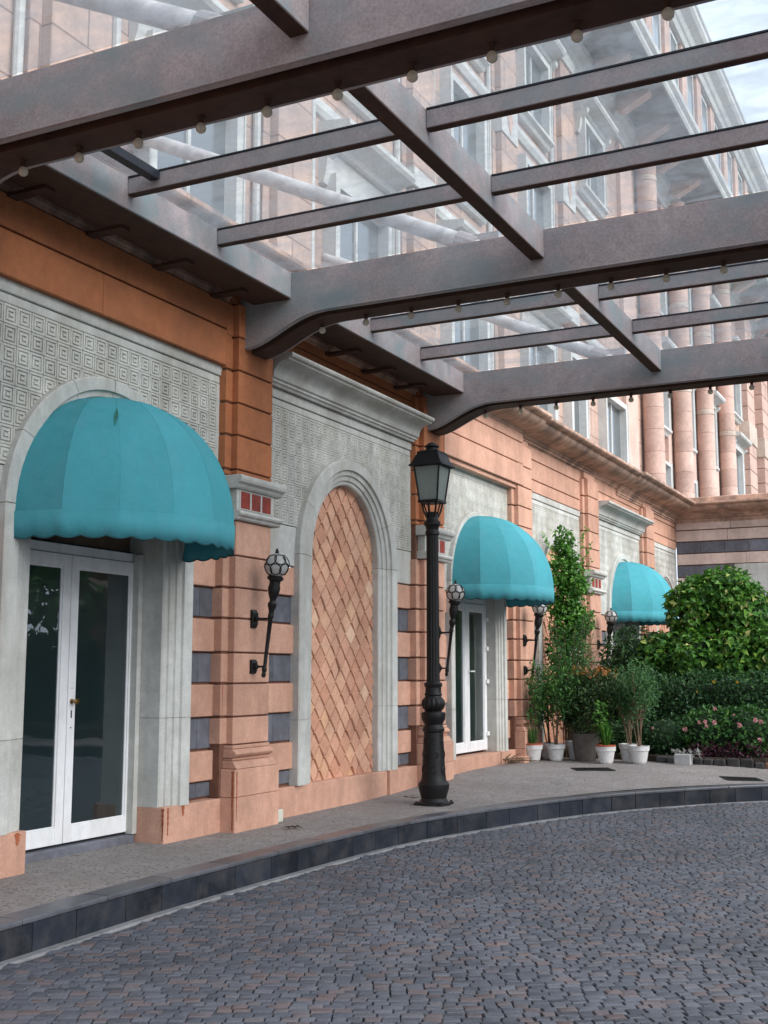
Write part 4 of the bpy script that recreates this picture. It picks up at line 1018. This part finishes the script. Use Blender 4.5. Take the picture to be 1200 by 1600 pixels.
b.lathe([(0.095,1.13),(0.088,1.15),(0.098,1.165),(0.088,1.185),(0.086,1.24),(0.096,1.255),(0.10,1.28),(0.088,1.295),(0.075,1.30)], (cx,cy,0), 32)
b.lathe([(0.074,1.30),(0.071,1.4),(0.066,2.9)], (cx,cy,0), 64, mod=lambda r, z, a: r*(1-0.10*(0.5-0.5*math.cos(12*a))**3))
b.lathe([(0.066,2.90),(0.078,2.91),(0.078,2.94),(0.068,2.96),(0.075,3.0),(0.092,3.02),(0.092,3.05),(0.07,3.07),(0.06,3.16)], (cx,cy,0), 32)
b.build('shaft', M['iron'], S, smooth=True)
LZ0, LZ1 = 3.27, 3.66; h0, h1 = 0.105, 0.150
b = MB()
for k in range(4):
    a = PI/4+k*PI/2
    b.tube([(cx+0.06*math.cos(a)*1.1, cy+0.06*math.sin(a)*1.1, 3.10), (cx+0.10*math.cos(a), cy+0.10*math.sin(a), 3.17), (cx+h0*1.2*math.cos(a), cy+h0*1.2*math.sin(a), LZ0)], 0.011, 6)
    b.tube([(cx+h0*1.414*math.cos(a), cy+h0*1.414*math.sin(a), LZ0), (cx+h1*1.414*math.cos(a), cy+h1*1.414*math.sin(a), LZ1)], 0.011, 6)
    a2 = k*PI/2; b.tube([(cx+0.06*math.cos(a2), cy+0.06*math.sin(a2), 3.12), (cx+0.08*math.cos(a2), cy+0.08*math.sin(a2), 3.2), (cx+h0*math.cos(a2), cy+h0*math.sin(a2), LZ0)], 0.009, 6)
def frus(mb, pr, var=None):   # square frustum stack [(half, z)]
    vs = []; fs = []
    for h, z in pr: vs += [(cx-h,cy-h,z),(cx+h,cy-h,z),(cx+h,cy+h,z),(cx-h,cy+h,z)]
    for i in range(len(pr)-1):
        for j in range(4): fs.append((i*4+j, i*4+(j+1)%4, (i+1)*4+(j+1)%4, (i+1)*4+j))
    fs += [(3,2,1,0), tuple((len(pr)-1)*4+j for j in range(4))]; mb.add(vs, fs, var)
frus(b, [(h0+0.006, LZ0-0.012), (h0+0.016, LZ0-0.006), (h0+0.016, LZ0+0.02), (h0+0.004, LZ0+0.022)])
b.build('lantern_frame', M['iron'], S)
b = MB(); frus(b, [(h0-0.002, LZ0+0.023), (h1-0.004, LZ1)]); b.build('lantern_glass', M['frost'], S)
b = MB(); frus(b, [(0.165, LZ1+0.001), (0.198, LZ1+0.006), (0.198, LZ1+0.022), (0.182, LZ1+0.034), (0.165, LZ1+0.065), (0.140, LZ1+0.13), (0.125, LZ1+0.15), (0.130, LZ1+0.158), (0.128, LZ1+0.17), (0.09, LZ1+0.19)])
b.lathe([(0.085,0),(0.072,0.012),(0.065,0.03),(0.082,0.04),(0.084,0.055),(0.06,0.068),(0.05,0.08),(0.022,0.093),(0.002,0.097)], (cx,cy,LZ1+0.19), 20)
b.build('lantern_roof', M['iron'], S, bevel=0.004)

# ------------------------------------------------------------------ plants
def leaves_in(mb, n, sampler, L, W, out=None, droop=0.3, bias=None):
    """leaf faces through a volume; sampler() -> (point, outward vector, brightness 0..1)"""
    for _ in range(n):
        p, o, br = sampler()
        d = (o*0.8+rdir()*0.9+Vector((0,0,-droop))).normalized()
        nn = (o+rdir()*0.5+Vector((0,0,0.6))).normalized()
        s = random.uniform(0.65, 1.25)
        v = min(1, max(0, random.gauss(0.5, 0.26) if br is None else br))
        mb.leaf(p, d, nn, L*s, W*s*random.uniform(.85, 1.15), v)
def ellipsoid_sampler(blobs, shell=0.55):
    """blobs: (x,y,z,rx,ry,rz,weight)"""
    ws = [q[6] for q in blobs]
    def f():
        q = random.choices(blobs, ws)[0]; d = rdir(); r = (shell+(1-shell)*random.random()**0.7)
        if random.random() < 0.12: r *= random.uniform(1.0, 1.13)
        p = Vector((q[0]+d.x*q[3]*r, q[1]+d.y*q[4]*r, q[2]+d.z*q[5]*r)); return p, d, None
    return f
def box_sampler(x0, x1, y0, y1, z0, z1, path=None, rough=0.05):
    def f():
        u = random.random(); 
        side = random.random()
        x = random.uniform(x0, x1); y = random.uniform(y0, y1); z = random.uniform(z0, z1); o = rdir()
        if side < 0.50: y = y0-abs(random.gauss(0, rough))+rough*math.sin(x*5+z*7)*.8; o = Vector((0,-1,0.2))
        elif side < 0.78: z = z1+random.gauss(0, rough*.8)+rough*math.sin(x*6+y*5); o = Vector((0,-0.2,1))
        elif side < 0.86: x = x0-abs(random.gauss(0, rough)); o = Vector((-1,0,0.2))
        elif side < 0.94: x = x1+abs(random.gauss(0, rough)); o = Vector((1,0,0.2))
        else: y = y1+abs(random.gauss(0, rough)); o = Vector((0,1,0.2))
        return Vector((x,y,z)), o, None
    return f
def core(mb, blobs, k=0.7):
    for q in blobs: 
        m2 = MB(); m2.sphere((0,0,0), 1, 12, 8); mb.add([(q[0]+v[0]*q[3]*k, q[1]+v[1]*q[4]*k, q[2]+v[2]*q[5]*k) for v in m2.v], m2.f, 0.0)
def PZ(x, y): return pavez(x, y)

# planting bed
b = MB()
bed = [(0.0,17.95),(0.9,17.8),(1.6,17.62),(2.4,17.30),(3.4,17.50),(4.6,18.2),(6.2,19.3),(9,20.2),(14,20.6)]
vs = []; 
for (x, y) in bed: vs += [(x,y,0.0),(x,y,0.20),(x,27.75,0.22)]
fs = []
for k in range(len(bed)-1): fs += [(k*3,(k+1)*3,(k+1)*3+1,k*3+1),(k*3+1,(k+1)*3+1,(k+1)*3+2,k*3+2)]
b.add(vs, fs); b.build('soil', M['soil'], kind='structure')

# large leafy topiary
T = thing('topiary_bush', 'tall two tiered bush of big glossy green leaves, behind the low hedge', 'bush', (2.2, 20.2, 0.2))
blobs = [(1.95,20.3,2.45,0.50,0.6,0.52,1.5),(2.7,20.3,2.42,0.45,0.6,0.50,1.5),(2.3,20.3,2.72,0.50,0.55,0.38,1.2),(2.55,20.2,2.82,0.30,0.4,0.30,.5),(2.0,20.2,2.75,0.25,0.4,0.22,.35),
  (1.45,20.0,1.62,0.42,0.6,0.45,1.3),(2.05,19.9,1.68,0.50,0.7,0.42,1.4),(2.7,19.9,1.66,0.55,0.7,0.45,1.4),(3.25,20.0,1.78,0.48,0.7,0.5,1.2),(3.8,20.1,1.8,0.5,0.7,0.6,.8),(1.25,19.9,1.3,0.35,0.5,0.4,0.7),(2.3,19.8,1.2,1.3,0.6,0.35,1.2)]
b = MB(); leaves_in(b, 11500, ellipsoid_sampler(blobs, 0.66), 0.115, 0.088, droop=0.5); b.build('foliage', M['leaf_big'], T)
b = MB(); core(b, blobs, 0.6); b.tube([(2.2,20.2,0.2),(2.2,20.2,1.5)], 0.09, 8); b.build('branches', mat('deep_foliage', (0.012,0.03,0.01), 0.9, var=0, nvar=0.4), T)
# clipped hedge
T = thing('clipped_hedge', 'clipped dark green hedge with a few orange blooms below the leafy topiary', 'hedge', (2.6, 18.9, 0.2))
b = MB(); f = box_sampler(1.15, 5.6, 18.55, 19.3, 0.55, 1.31, rough=0.06); leaves_in(b, 7500, f, 0.075, 0.042, droop=0.1); b.build('foliage', M['leaf_dark'], T)
b = MB(); b.box(1.22, 5.5, 18.64, 19.25, 0.3, 1.22, 0.0); b.build('branches', bpy.data.materials['deep_foliage'], T, bevel=0.1, seg=3)
b = MB()
for (x, z) in ((1.5,1.26),(2.55,1.27),(2.9,1.25),(2.3,1.12),(2.65,0.86),(3.4,1.2)):
    for k in range(6): b.leaf(V(x,18.47,z), rdir()+V(0,-.5,.2), rdir(), 0.035, 0.03)
b.build('blossom', M['petal_y'], T)
# low edging hedge
T = thing('low_hedge', 'low dark edging shrub between the twin stem pots and the flowering bush', 'hedge', (1.75, 18.0, 0.2))
bl = [(1.35,18.0,0.42,0.45,0.3,0.30,1),(1.9,17.95,0.46,0.5,0.3,0.32,1),(2.2,18.1,0.42,0.4,0.3,0.3,1)]
b = MB(); leaves_in(b, 2600, ellipsoid_sampler(bl, 0.6), 0.06, 0.036, droop=0); b.build('foliage', M['leaf_dark'], T)
b = MB(); core(b, bl, 0.75); b.build('branches', bpy.data.materials['deep_foliage'], T)
# flowering bush
T = thing('flowering_bush', 'dark green bush dotted with pink flower heads at the right edge', 'bush', (3.0, 18.0, 0.2))
bl = [(2.6,17.95,0.52,0.5,0.35,0.38,1),(3.1,17.95,0.55,0.5,0.35,0.38,1),(3.7,18.3,0.55,0.6,0.4,0.4,1)]
b = MB(); leaves_in(b, 3600, ellipsoid_sampler(bl, 0.6), 0.075, 0.042, droop=0.1); b.build('foliage', M['leaf_mid'], T)
b = MB(); core(b, bl, 0.75); b.build('branches', bpy.data.materials['deep_foliage'], T)
b = MB(); bl2 = [(3.0,17.62,0.30,0.45,0.12,0.14,1),(2.5,17.62,0.27,0.3,0.1,0.1,1)]; leaves_in(b, 420, ellipsoid_sampler(bl2, 0.4), 0.075, 0.035); b.build('purple_leaves', M['leaf_purple'], T)
for (x, y, z, s) in ((2.28,17.60,0.585,1.0),(2.58,17.55,0.70,.9),(2.50,17.57,0.685,.8),(2.71,17.56,0.69,1),(2.60,17.55,0.64,.7),(2.72,17.6,0.88,.8),(3.06,17.55,0.66,1.15),(3.28,17.58,0.73,1),(3.36,17.57,0.71,1),(3.33,17.57,0.46,.9),(1.80,17.64,0.59,.5),(2.98,17.62,0.80,.5)):
    b = MB()
    for k in range(26):
        d = rdir(); b.leaf(V(x,y,z)+d*0.012*s, d+V(0,-.2,.2), rdir(), 0.027*s, 0.026*s)
    b.build('flower', M['petal'], T)
# dark shrub under the far awning
T = thing('dark_shrub', 'dense dark shrub growing under the farthest awning', 'shrub', (1.0, 19.9, 0.2))
bl = [(0.95,20.0,1.55,0.62,0.55,0.62,2),(1.35,19.7,1.05,0.6,0.5,0.6,1.5),(0.7,19.8,1.0,0.5,0.5,0.6,1.2),(1.0,19.7,0.6,0.7,0.5,0.45,1)]
b = MB(); leaves_in(b, 5200, ellipsoid_sampler(bl, 0.6), 0.085, 0.045, droop=0.2); b.build('foliage', M['leaf_dark'], T)
b = MB(); core(b, bl, 0.7); b.build('branches', bpy.data.materials['deep_foliage'], T)
# tall climber against the wall
T = thing('climbing_shrub', 'tall narrow lime green climber reaching up beside the middle awning', 'shrub', (0.4, 18.15, 0.1))
bl = [(0.36,18.1,3.40,0.16,0.16,0.30,.5),(0.38,18.1,3.0,0.26,0.24,0.35,1.0),(0.36,18.1,2.6,0.28,0.26,0.4,1.2),(0.40,18.1,2.15,0.30,0.28,0.4,1.2),(0.36,18.1,1.7,0.34,0.3,0.45,1.1),(0.62,18.0,2.75,0.14,0.14,0.16,.3),(0.68,18.05,2.2,0.15,0.15,0.2,.3)]
b = MB(); leaves_in(b, 5200, ellipsoid_sampler(bl, 0.35), 0.075, 0.05, droop=0.35)
for k in range(26):      # free shoots
    a = random.uniform(0, 6.28); p = V(0.38+0.28*math.cos(a), 18.1+0.25*math.sin(a), random.uniform(2.0, 3.5)); d = V(math.cos(a)*.5, math.sin(a)*.4, .8)
    for q in range(9): b.leaf(p+d*(q*0.035), rdir()+d*.4, rdir(), 0.06, 0.04, random.uniform(.6, 1))
b.build('foliage', M['leaf_lime'], T)
b = MB(); b.tube([(0.4,18.15,0.1),(0.36,18.14,1.5),(0.38,18.12,3.3)], [0.035,0.025,0.01], 7); b.tube([(0.45,18.15,0.1),(0.5,18.13,1.2),(0.42,18.1,2.4)], [0.025,0.02,0.008], 6); b.build('stem', M['bark'], T)
# feathery bamboo
T = thing('bamboo_clump', 'feathery bamboo clump with fine drooping leaves below the climber', 'bamboo', (0.5, 17.75, 0.12))
b = MB(); st = MB()
for k in range(22):
    a = random.uniform(0, 6.28); r0 = random.random()*0.12; r1 = 0.12+random.random()*0.38; h = random.uniform(1.7, 2.35)
    p0 = V(0.5+r0*math.cos(a), 17.75+r0*math.sin(a), 0.12); p2 = V(0.5+r1*math.cos(a), 17.75+r1*0.7*math.sin(a), h); p1 = (p0+p2)/2+V(-.05*math.cos(a), -.05*math.sin(a), .15)
    st.tube([p0, p1, p2], [0.008,0.007,0.003], 5)
    for q in range(75):
        t = random.uniform(0.42, 1.0); p = p0*(1-t)**2+p1*2*t*(1-t)+p2*t*t
        d = rdir(); d.z = -abs(d.z)*.5+random.uniform(-.2,.5)
        b.leaf(p+rdir()*0.06, d, rdir(), random.uniform(.07,.13), 0.014)
b.build('foliage', M['leaf_fine'], T); st.build('stem', M['bark'], T)

# ---- potted plants
def pot_white(mb, x, y, z, r=0.14, h=0.24):
    mb.lathe([(r*0.60,0.0),(r*0.66,0.012),(r*0.70,0.02),(r*0.74,0.04),(r*0.90,h*0.68),(r*0.93,h*0.72),(r*1.0,h*0.74),(r*1.03,h*0.98),(r*1.05,h),(r*0.95,h),(r*0.92,h*0.9)], (x,y,z), 28, mod=lambda rr, zz, a: rr*(1+(0.035*math.cos(8*a) if zz < 0.03 else 0)), cap=True)
def potted(name, label, x, y, r=0.14, h=0.24, rim=False, grey=False):
    z = PZ(x, y)
    T = thing(name, label, 'potted plant', (x, y, z), 'potted plants along the wall')
    b = MB()
    if grey: b.lathe([(r*0.66,0),(r*0.72,0.03),(r*0.86,h*0.5),(r*0.97,h*0.93),(r*1.0,h*0.95),(r*1.0,h),(r*0.9,h),(r*0.88,h*0.92)], (x,y,z), 28)
    else: pot_white(b, x, y, z, r, h)
    b.build('pot', M['potgrey'] if grey else M['potwhite'], T, smooth=True)
    if rim:
        b = MB(); b.lathe([(r*0.93,h-0.01),(r*1.0,h+0.004),(r*1.02,h+0.022),(r*0.9,h+0.024),(r*0.86,h)], (x,y,z), 28); b.build('inner_pot', M['terracotta'], T, smooth=True)
    b = MB(); b.lathe([(0.001,h-0.02),(r*0.9,h-0.022)], (x,y,z), 16, cap=False); b.build('potting_soil', M['soil'], T)
    return T, V(x, y, z+h-0.02)
def stems_to(mb, p, tips, r=0.008):
    for t in tips:
        m = (p+t)/2+V(random.gauss(0,.03), random.gauss(0,.03), .05); mb.tube([p+V(random.gauss(0,.02),random.gauss(0,.02),0), m, t], [r, r*.8, r*.35], 6)
# 1 white pot with orange-brown inner pot, wispy herb
T, p = potted('potted_herb', 'white pot with terracotta inner pot and wispy green herb, leftmost by the wall', 0.25, 16.75, rim=True)
b = MB(); st = MB()
for k in range(70):
    a = random.uniform(0,6.28); t = p+V(.13*math.cos(a)*random.random(), .13*math.sin(a)*random.random(), random.uniform(.15,.36)); b.leaf(p+rdir()*.05, t-p, rdir(), (t-p).length, 0.012)
tips = [p+V(random.gauss(0,.08), random.gauss(0,.08), random.uniform(.7,1.15)) for _ in range(5)]; stems_to(st, p, tips, .006)
for t in tips:
    for q in range(60): 
        s = random.uniform(.45,1.1); pp = p+(t-p)*s+rdir()*.08; b.leaf(pp, rdir()+V(0,0,-.2), rdir(), .075, .028)
b.build('foliage', M['leaf_mid'], T); st.build('stem', M['bark'], T)
# 2-4 white pots with small trees
def bushy(T, p, h, spread, n, L, W, matl, nst=4, low=.45):
    b = MB(); st = MB(); tips = [p+V(random.gauss(0,spread*.45), random.gauss(0,spread*.45), h*random.uniform(.75,1)) for _ in range(nst)]; stems_to(st, p, tips, .011)
    for _ in range(n):
        t = random.choice(tips); s = random.uniform(low, 1.05); pp = p+(t-p)*s+V(random.gauss(0,spread*.4), random.gauss(0,spread*.4), random.gauss(0,.07))
        b.leaf(pp, rdir()+V(0,0,-.3), rdir()+V(0,0,.6), L*random.uniform(.6,1.3), W*random.uniform(.8,1.2), random.random())
    b.build('foliage', matl, T); st.build('stem', M['bark'], T)
T, p = potted('potted_shrub', 'white pot in front row holding dark stems with feathery bright leaves', 0.50, 17.05); bushy(T, p, 1.35, .30, 1500, .085, .024, M['leaf_mid'], 4, .5)
T, p = potted('potted_shrub', 'white pot peeping out between the terracotta rimmed pot and its neighbour', 0.30, 17.32); bushy(T, p, 1.1, .25, 900, .08, .022, M['leaf_fine'], 4, .4)
T, p = potted('potted_shrub', 'plain white pot half hidden behind the big grey pot', 0.70, 17.42, r=0.15, h=0.27); bushy(T, p, 1.15, .28, 900, .085, .035, M['leaf_dark'], 5, .35)
# 5 grey pot with croton
T, p = potted('potted_croton', 'big grey pot with a bushy shrub of orange tipped leaves', 0.90, 17.22, r=0.21, h=0.40, grey=True)
b = MB(); bl = [(0.93,17.25,1.05,0.48,0.36,0.40,2),(0.75,17.3,1.2,0.3,0.28,0.28,1),(1.15,17.25,1.2,0.32,0.28,0.28,1),(0.95,17.25,0.72,0.36,0.3,0.3,1)]
def crot():
    f = ellipsoid_sampler(bl, .35)
    def g():
        p_, o_, _ = f(); hgt = (p_.z-0.7)/0.75; v = random.gauss(.42,.2)
        if hgt > .85 and random.random() < .55: v = random.uniform(.88,1)
        return p_, o_, min(.99, max(0, v)) if hgt > .85 else min(.85, max(0, v))
    return g
leaves_in(b, 3000, crot(), .075, .03, droop=-.1); b.build('foliage', M['leaf_croton'], T)
st = MB(); stems_to(st, p, [V(.7,17.25,1.2),V(.9,17.2,1.3),V(1.1,17.25,1.25),V(1.2,17.3,1.0),V(.8,17.3,1.0)], .012); st.build('stem', M['bark'], T)
# 6 spider grass
T, p = potted('potted_grass', 'white pot with terracotta inner pot and arching grass blades, centre of the row', 1.31, 16.85, rim=True)
b = MB()
for k in range(150):
    a = random.uniform(0,6.28); r_ = random.uniform(.05,.30); h_ = random.uniform(.18,.46); c1 = p+V(math.cos(a)*r_*.4, math.sin(a)*r_*.4, h_*.75); c2 = p+V(math.cos(a)*r_, math.sin(a)*r_, h_*(1-r_*1.2)); w = .007
    sd = V(-math.sin(a), math.cos(a), 0)*w; p0 = p+V(math.cos(a)*.03, math.sin(a)*.03, 0)
    b.add([tuple(p0-sd), tuple(p0+sd), tuple(c1+sd), tuple(c1-sd), tuple(c2)], [(0,1,2,3),(3,2,4)])
for q in range(120): b.leaf(p+V(random.gauss(-.06,.06), random.gauss(0,.06), random.uniform(.3,.65)), rdir(), rdir(), .06, .025)
b.build('foliage', M['leaf_lime'], T)
# 7-8 twin stemmed trees
T, p = potted('potted_tree', 'white pot with slim bare stems and a rounded feathery crown, rightmost pot', 1.74, 17.05, r=0.145, h=0.25)
def feathery(T, p, h, sp, n):
    b = MB(); st = MB(); tips = [p+V(random.gauss(0,sp*.5), random.gauss(0,sp*.5), h*random.uniform(.68,1.08)) for _ in range(7)]; stems_to(st, p, tips, .009)
    for t in tips: stems_to(st, p+(t-p)*.55, [t+rdir()*.12 for _ in range(3)], .006)
    for _ in range(n):
        t = random.choice(tips); d = rdir()*random.random()**.5; q_ = (hash((round(t.x, 4), round(t.y, 4))) % 100)/100; pp = t+V(d.x*sp*(.55+.5*q_), d.y*sp*.7, d.z*(.2+.16*q_)-.10*random.random()); b.leaf(pp, rdir()+V(0,0,-.45), rdir()+V(0,0,.5), .075*random.uniform(.6,1.2), .02)
    b.build('foliage', M['leaf_fine'], T); st.build('stem', mat('pale_bark', (.22,.15,.1), .9), T)
feathery(T, p, 0.98, .26, 1900)
T, p = potted('potted_tree', 'white pot tucked behind the rightmost pot, with thin brown stems', 1.53, 17.28, r=0.14, h=0.26); feathery(T, p, 0.9, .22, 1100)
# cement planter block with silvery plant
x, y = 2.34, 17.17; z = PZ(x, y)
T = thing('planter_block', 'small pale cement trough with silvery succulents, at the foot of the bed', 'planter', (x, y, z))
b = MB(); b.box(x-.115, x+.115, y-.09, y+.09, z-.01, z+.145); b.build('trough', M['cement'], T, bevel=.012, seg=2)
b = MB()
for (ox) in (-.1, 0, .12, .2):
    for k in range(16): b.leaf(V(x+ox+random.gauss(0,.02), y, z+.14+random.random()*.04), rdir()+V(0,0,.5), rdir(), .06, .03)
b.build('succulents', M['leaf_grey'], T)
# edging stones
EG = 'rough edging stones along the planting bed'
xs = 1.55; k = 0
tint = [.1,.2,.15,.3,.2,.4,.25,.3,.85,.8,.75,.3,.2,.35,.5,.2]
def edge_at(x):
    for (a, e) in zip(bed, bed[1:]):
        if a[0] <= x <= e[0]: return a[1]+(e[1]-a[1])*(x-a[0])/(e[0]-a[0])
    return 18
x = 1.9
names = []
while x < 4.1:
    w = random.uniform(.12, .19)
    if 2.2 < x+w/2 < 2.48: x += w; continue
    y = edge_at(x+w/2)-0.05; z = PZ(x, y); h = random.uniform(.07, .11)
    b = MB(); b.box(x+.006, x+w-.006, y-.06, y+.05, z-.02, z+h, tint[k % 16])
    b.v = [(v[0]+random.gauss(0,.006), v[1]+random.gauss(0,.008), v[2]+random.gauss(0,.006)) for v in b.v]
    o = b.build('edging_stone', M['edging'], None, bevel=.018, seg=2)
    o['label'] = 'reddish edging stone below the flowering bush' if tint[k % 16] > .7 else 'rough dark edging stone along the planting bed'; o['category'] = 'edging stone'; o['group'] = EG
    x += w; k += 1
# small things on the pavement
def grate(x0, y0, w, d, a, label):
    T = thing('drain_grate', label, 'drain grate', (x0, y0, PZ(x0, y0)))
    b = MB(); n = 14; ca, sa = math.cos(a), math.sin(a)
    def q(u, v, z): return (x0+u*ca-v*sa, y0+u*sa+v*ca, pavez(x0+u*ca-v*sa, y0+u*sa+v*ca)+z)
    def bar(u0, u1, v0, v1, z0, z1):
        b.add([q(u0,v0,z0),q(u1,v0,z0),q(u1,v1,z0),q(u0,v1,z0),q(u0,v0,z1),q(u1,v0,z1),q(u1,v1,z1),q(u0,v1,z1)], [(4,5,6,7),(0,1,5,4),(1,2,6,5),(2,3,7,6),(3,0,4,7)], .5)
    bar(-w/2,w/2,-d/2,-d/2+.025,0.0,.008); bar(-w/2,w/2,d/2-.025,d/2,0.0,.008); bar(-w/2,-w/2+.025,-d/2+.025,d/2-.025,0.0,.0075); bar(w/2-.025,w/2,-d/2+.025,d/2-.025,0.0,.0075)
    for k in range(1, n): u = -w/2+w*k/n; bar(u-.01,u+.01,-d/2+.025,d/2-.025,0.001,.0065)
    b.build('grille', M['iron'], T)
    b = MB(); b.add([q(-w/2+.02,-d/2+.02,.0012),q(w/2-.02,-d/2+.02,.0012),q(w/2-.02,d/2-.02,.0012),q(-w/2+.02,d/2-.02,.0012)], [(0,1,2,3)]); b.build('pit', M['gasket'], T)
grate(1.44, 15.75, .52, .42, .5, 'square black drain grate in front of the grey pot')
grate(3.3, 16.22, .50, .30, .55, 'narrow dark drain grate at the right edge before the hedge')
z0 = 0.0
T = thing('junction_box', 'small cream junction box at the foot of the nearest pilaster', 'junction box', (0.13, 9.82, 0))
b = MB(); b.box(0.08, 0.16, 9.76, 9.88, 0.0, 0.12); b.build('housing', M['plastic'], T, bevel=.008, seg=2)
b = MB(); b.box(0.1605, 0.167, 9.77, 9.87, 0.012, 0.105); b.build('lid', M['plastic'], T, bevel=.003)
b = MB()
for k in range(3): b.leaf(V(.42+.03*k, 9.45+.03*k, .012), V(1,.4*k-.3,.1), V(0,0,1), .10, .05, .2)
o = b.build('dry_leaf', M['leaf_dry'], None); o['label'] = 'dark dry leaf lying on the pavement near the junction box'; o['category'] = 'leaf'
b = MB(); pts = [(0.235,13.22,0.95),(0.23,13.2,0.6),(0.245,13.16,0.25),(0.30,13.1,0.02),(0.45,12.9,.012),(0.35,12.5,.012),(0.25,12.35,.012),(0.4,12.3,.012),(0.55,12.6,.012),(.38,12.75,.016)]
b.tube([p_ for p_ in pts], .008, 6); o = b.build('cable', M['rust_and_shade'], None, smooth=True); o['label'] = 'thin brown cable hanging from the pilaster and coiled on the pavement behind the lamp'; o['category'] = 'cable'
T = thing('branch_pile', 'small heap of dead branches and broken wood by the far pilaster base', 'branch pile', (0.16, 16.45, .11))
b = MB()
for k in range(9):
    p_ = V(.16+random.uniform(-.12,.12), 16.15+random.uniform(-.1,.4), .12+.012*k); d = V(random.gauss(.3,.3), random.gauss(.4,.5), random.uniform(-.02,.12)); b.tube([p_-d*.35, p_+V(0,0,.01), p_+d*.35], [.012,.010,.005], 5)
b.build('branch', M['bark'], T)
b = MB(); b.box(.12,.24,16.42,16.62,.10,.20); b.build('timber_offcut', M['orange'], T, bevel=.01)

# trees across the driveway (seen only in the door glass)
def tree(x, y, h, r, label, matl):
    T = thing('shade_tree', label, 'tree', (x, y, -0.3), 'trees across the driveway')
    b = MB(); b.tube([(x,y,-.34),(x+.1,y,h*.3),(x,y+.1,h*.6)], [.22,.16,.1], 8)
    for k in range(5): a = k*1.25; b.tube([(x,y,h*.38),(x+math.cos(a)*r*.4,y+math.sin(a)*r*.4,h*.6),(x+math.cos(a)*r*.7,y+math.sin(a)*r*.7,h*.75)], [.1,.07,.03], 6)
    b.build('trunk', M['bark'], T)
    bl = [(x+random.gauss(0,r*.45), y+random.gauss(0,r*.45), h*random.uniform(.45,.95), r*.5, r*.5, r*.38, 1) for _ in range(9)]
    b = MB(); leaves_in(b, 2200, ellipsoid_sampler(bl, .3), .38, .2, droop=.3); b.build('crown', matl, T)
tree(13.5, 13.5, 4.2, 2.0, 'leafy tree mirrored low in the nearest door glass', M['leaf_lime'])
tree(16.5, 19.5, 6.0, 2.6, 'dark leafy tree across the driveway, mirrored in the middle door', M['leaf_mid'])
tree(17.0, 24.5, 6.2, 2.4, 'tallest tree across the driveway, mirrored behind the others', M['leaf_mid'])
tree(12.5, 23.5, 6.5, 2.6, 'bushy tree across the driveway near the wing corner', M['leaf_mid'])

T = thing('garden_hedge', 'long dark hedge across the driveway, mirrored in the nearest door', 'hedge', (14.0, 20.5, -0.3))
b = MB(); f = box_sampler(13.6, 14.4, 13.0, 27.0, -0.3, 2.1, rough=0.1)
def fh():
    p_, o_, _ = f()
    if random.random() < .5: p_.x = 13.6-abs(random.gauss(0, .08)); o_ = Vector((-1,0,.2))
    return p_, o_, None
leaves_in(b, 6000, fh, .26, .15); b.build('foliage', M['leaf_mid'], T)
b = MB(); b.box(13.7, 14.3, 13.1, 26.9, -.34, 2.0, 0.0); b.build('branches', bpy.data.materials['deep_foliage'], T)

# ------------------------------------------------------------------ camera, light, world
cam = bpy.data.cameras.new('camera'); co = bpy.data.objects.new('camera', cam); COL.objects.link(co)
co.location = (6.12, 0, 1.4); co.rotation_euler = (R(90+7.7265), 0, R(26.3566))
cam.sensor_fit = 'VERTICAL'; cam.sensor_height = 36; cam.lens = 1850/1600*36; cam.clip_start = 0.05; cam.clip_end = 1500
sc.camera = co
SE, SA = 33.0, 99.0      # elevation; compass angle measured from +Y clockwise (towards +X)
sun = bpy.data.lights.new('sun', 'SUN'); so = bpy.data.objects.new('sun', sun); COL.objects.link(so)
sun.energy = 1.65; sun.angle = R(42); sun.color = (1.0, 0.97, 0.93)
dv = Vector((math.sin(R(SA))*math.cos(R(SE)), math.cos(R(SA))*math.cos(R(SE)), math.sin(R(SE))))
so.rotation_euler = dv.to_track_quat('Z', 'Y').to_euler(); so.location = (20, 0, 30)
w = bpy.data.worlds.new('World'); sc.world = w; w.use_nodes = True
g = w.node_tree; bg = g.nodes['Background']
sky = g.nodes.new('ShaderNodeTexSky'); sky.sky_type = 'NISHITA'; sky.sun_disc = False; sky.sun_elevation = R(SE); sky.sun_rotation = R(SA); sky.dust_density = 4.0; sky.air_density = 1.0; sky.ozone_density = 1.0
mx = g.nodes.new('ShaderNodeMix'); mx.data_type = 'RGBA'; mx.inputs[0].default_value = 0.93
g.links.new(sky.outputs[0], mx.inputs[6]); mx.inputs[7].default_value = (7.7, 8.6, 9.9, 1)      # thin overcast veil
g.links.new(mx.outputs[2], bg.inputs[0]); bg.inputs[1].default_value = 0.078
sc.view_settings.view_transform = 'Standard'; sc.view_settings.look = 'None'; sc.view_settings.exposure = 1.2; sc.view_settings.gamma = 1.0
sc.cycles.max_bounces = 8; sc.cycles.transparent_max_bounces = 12
sc.cycles.use_denoising = True
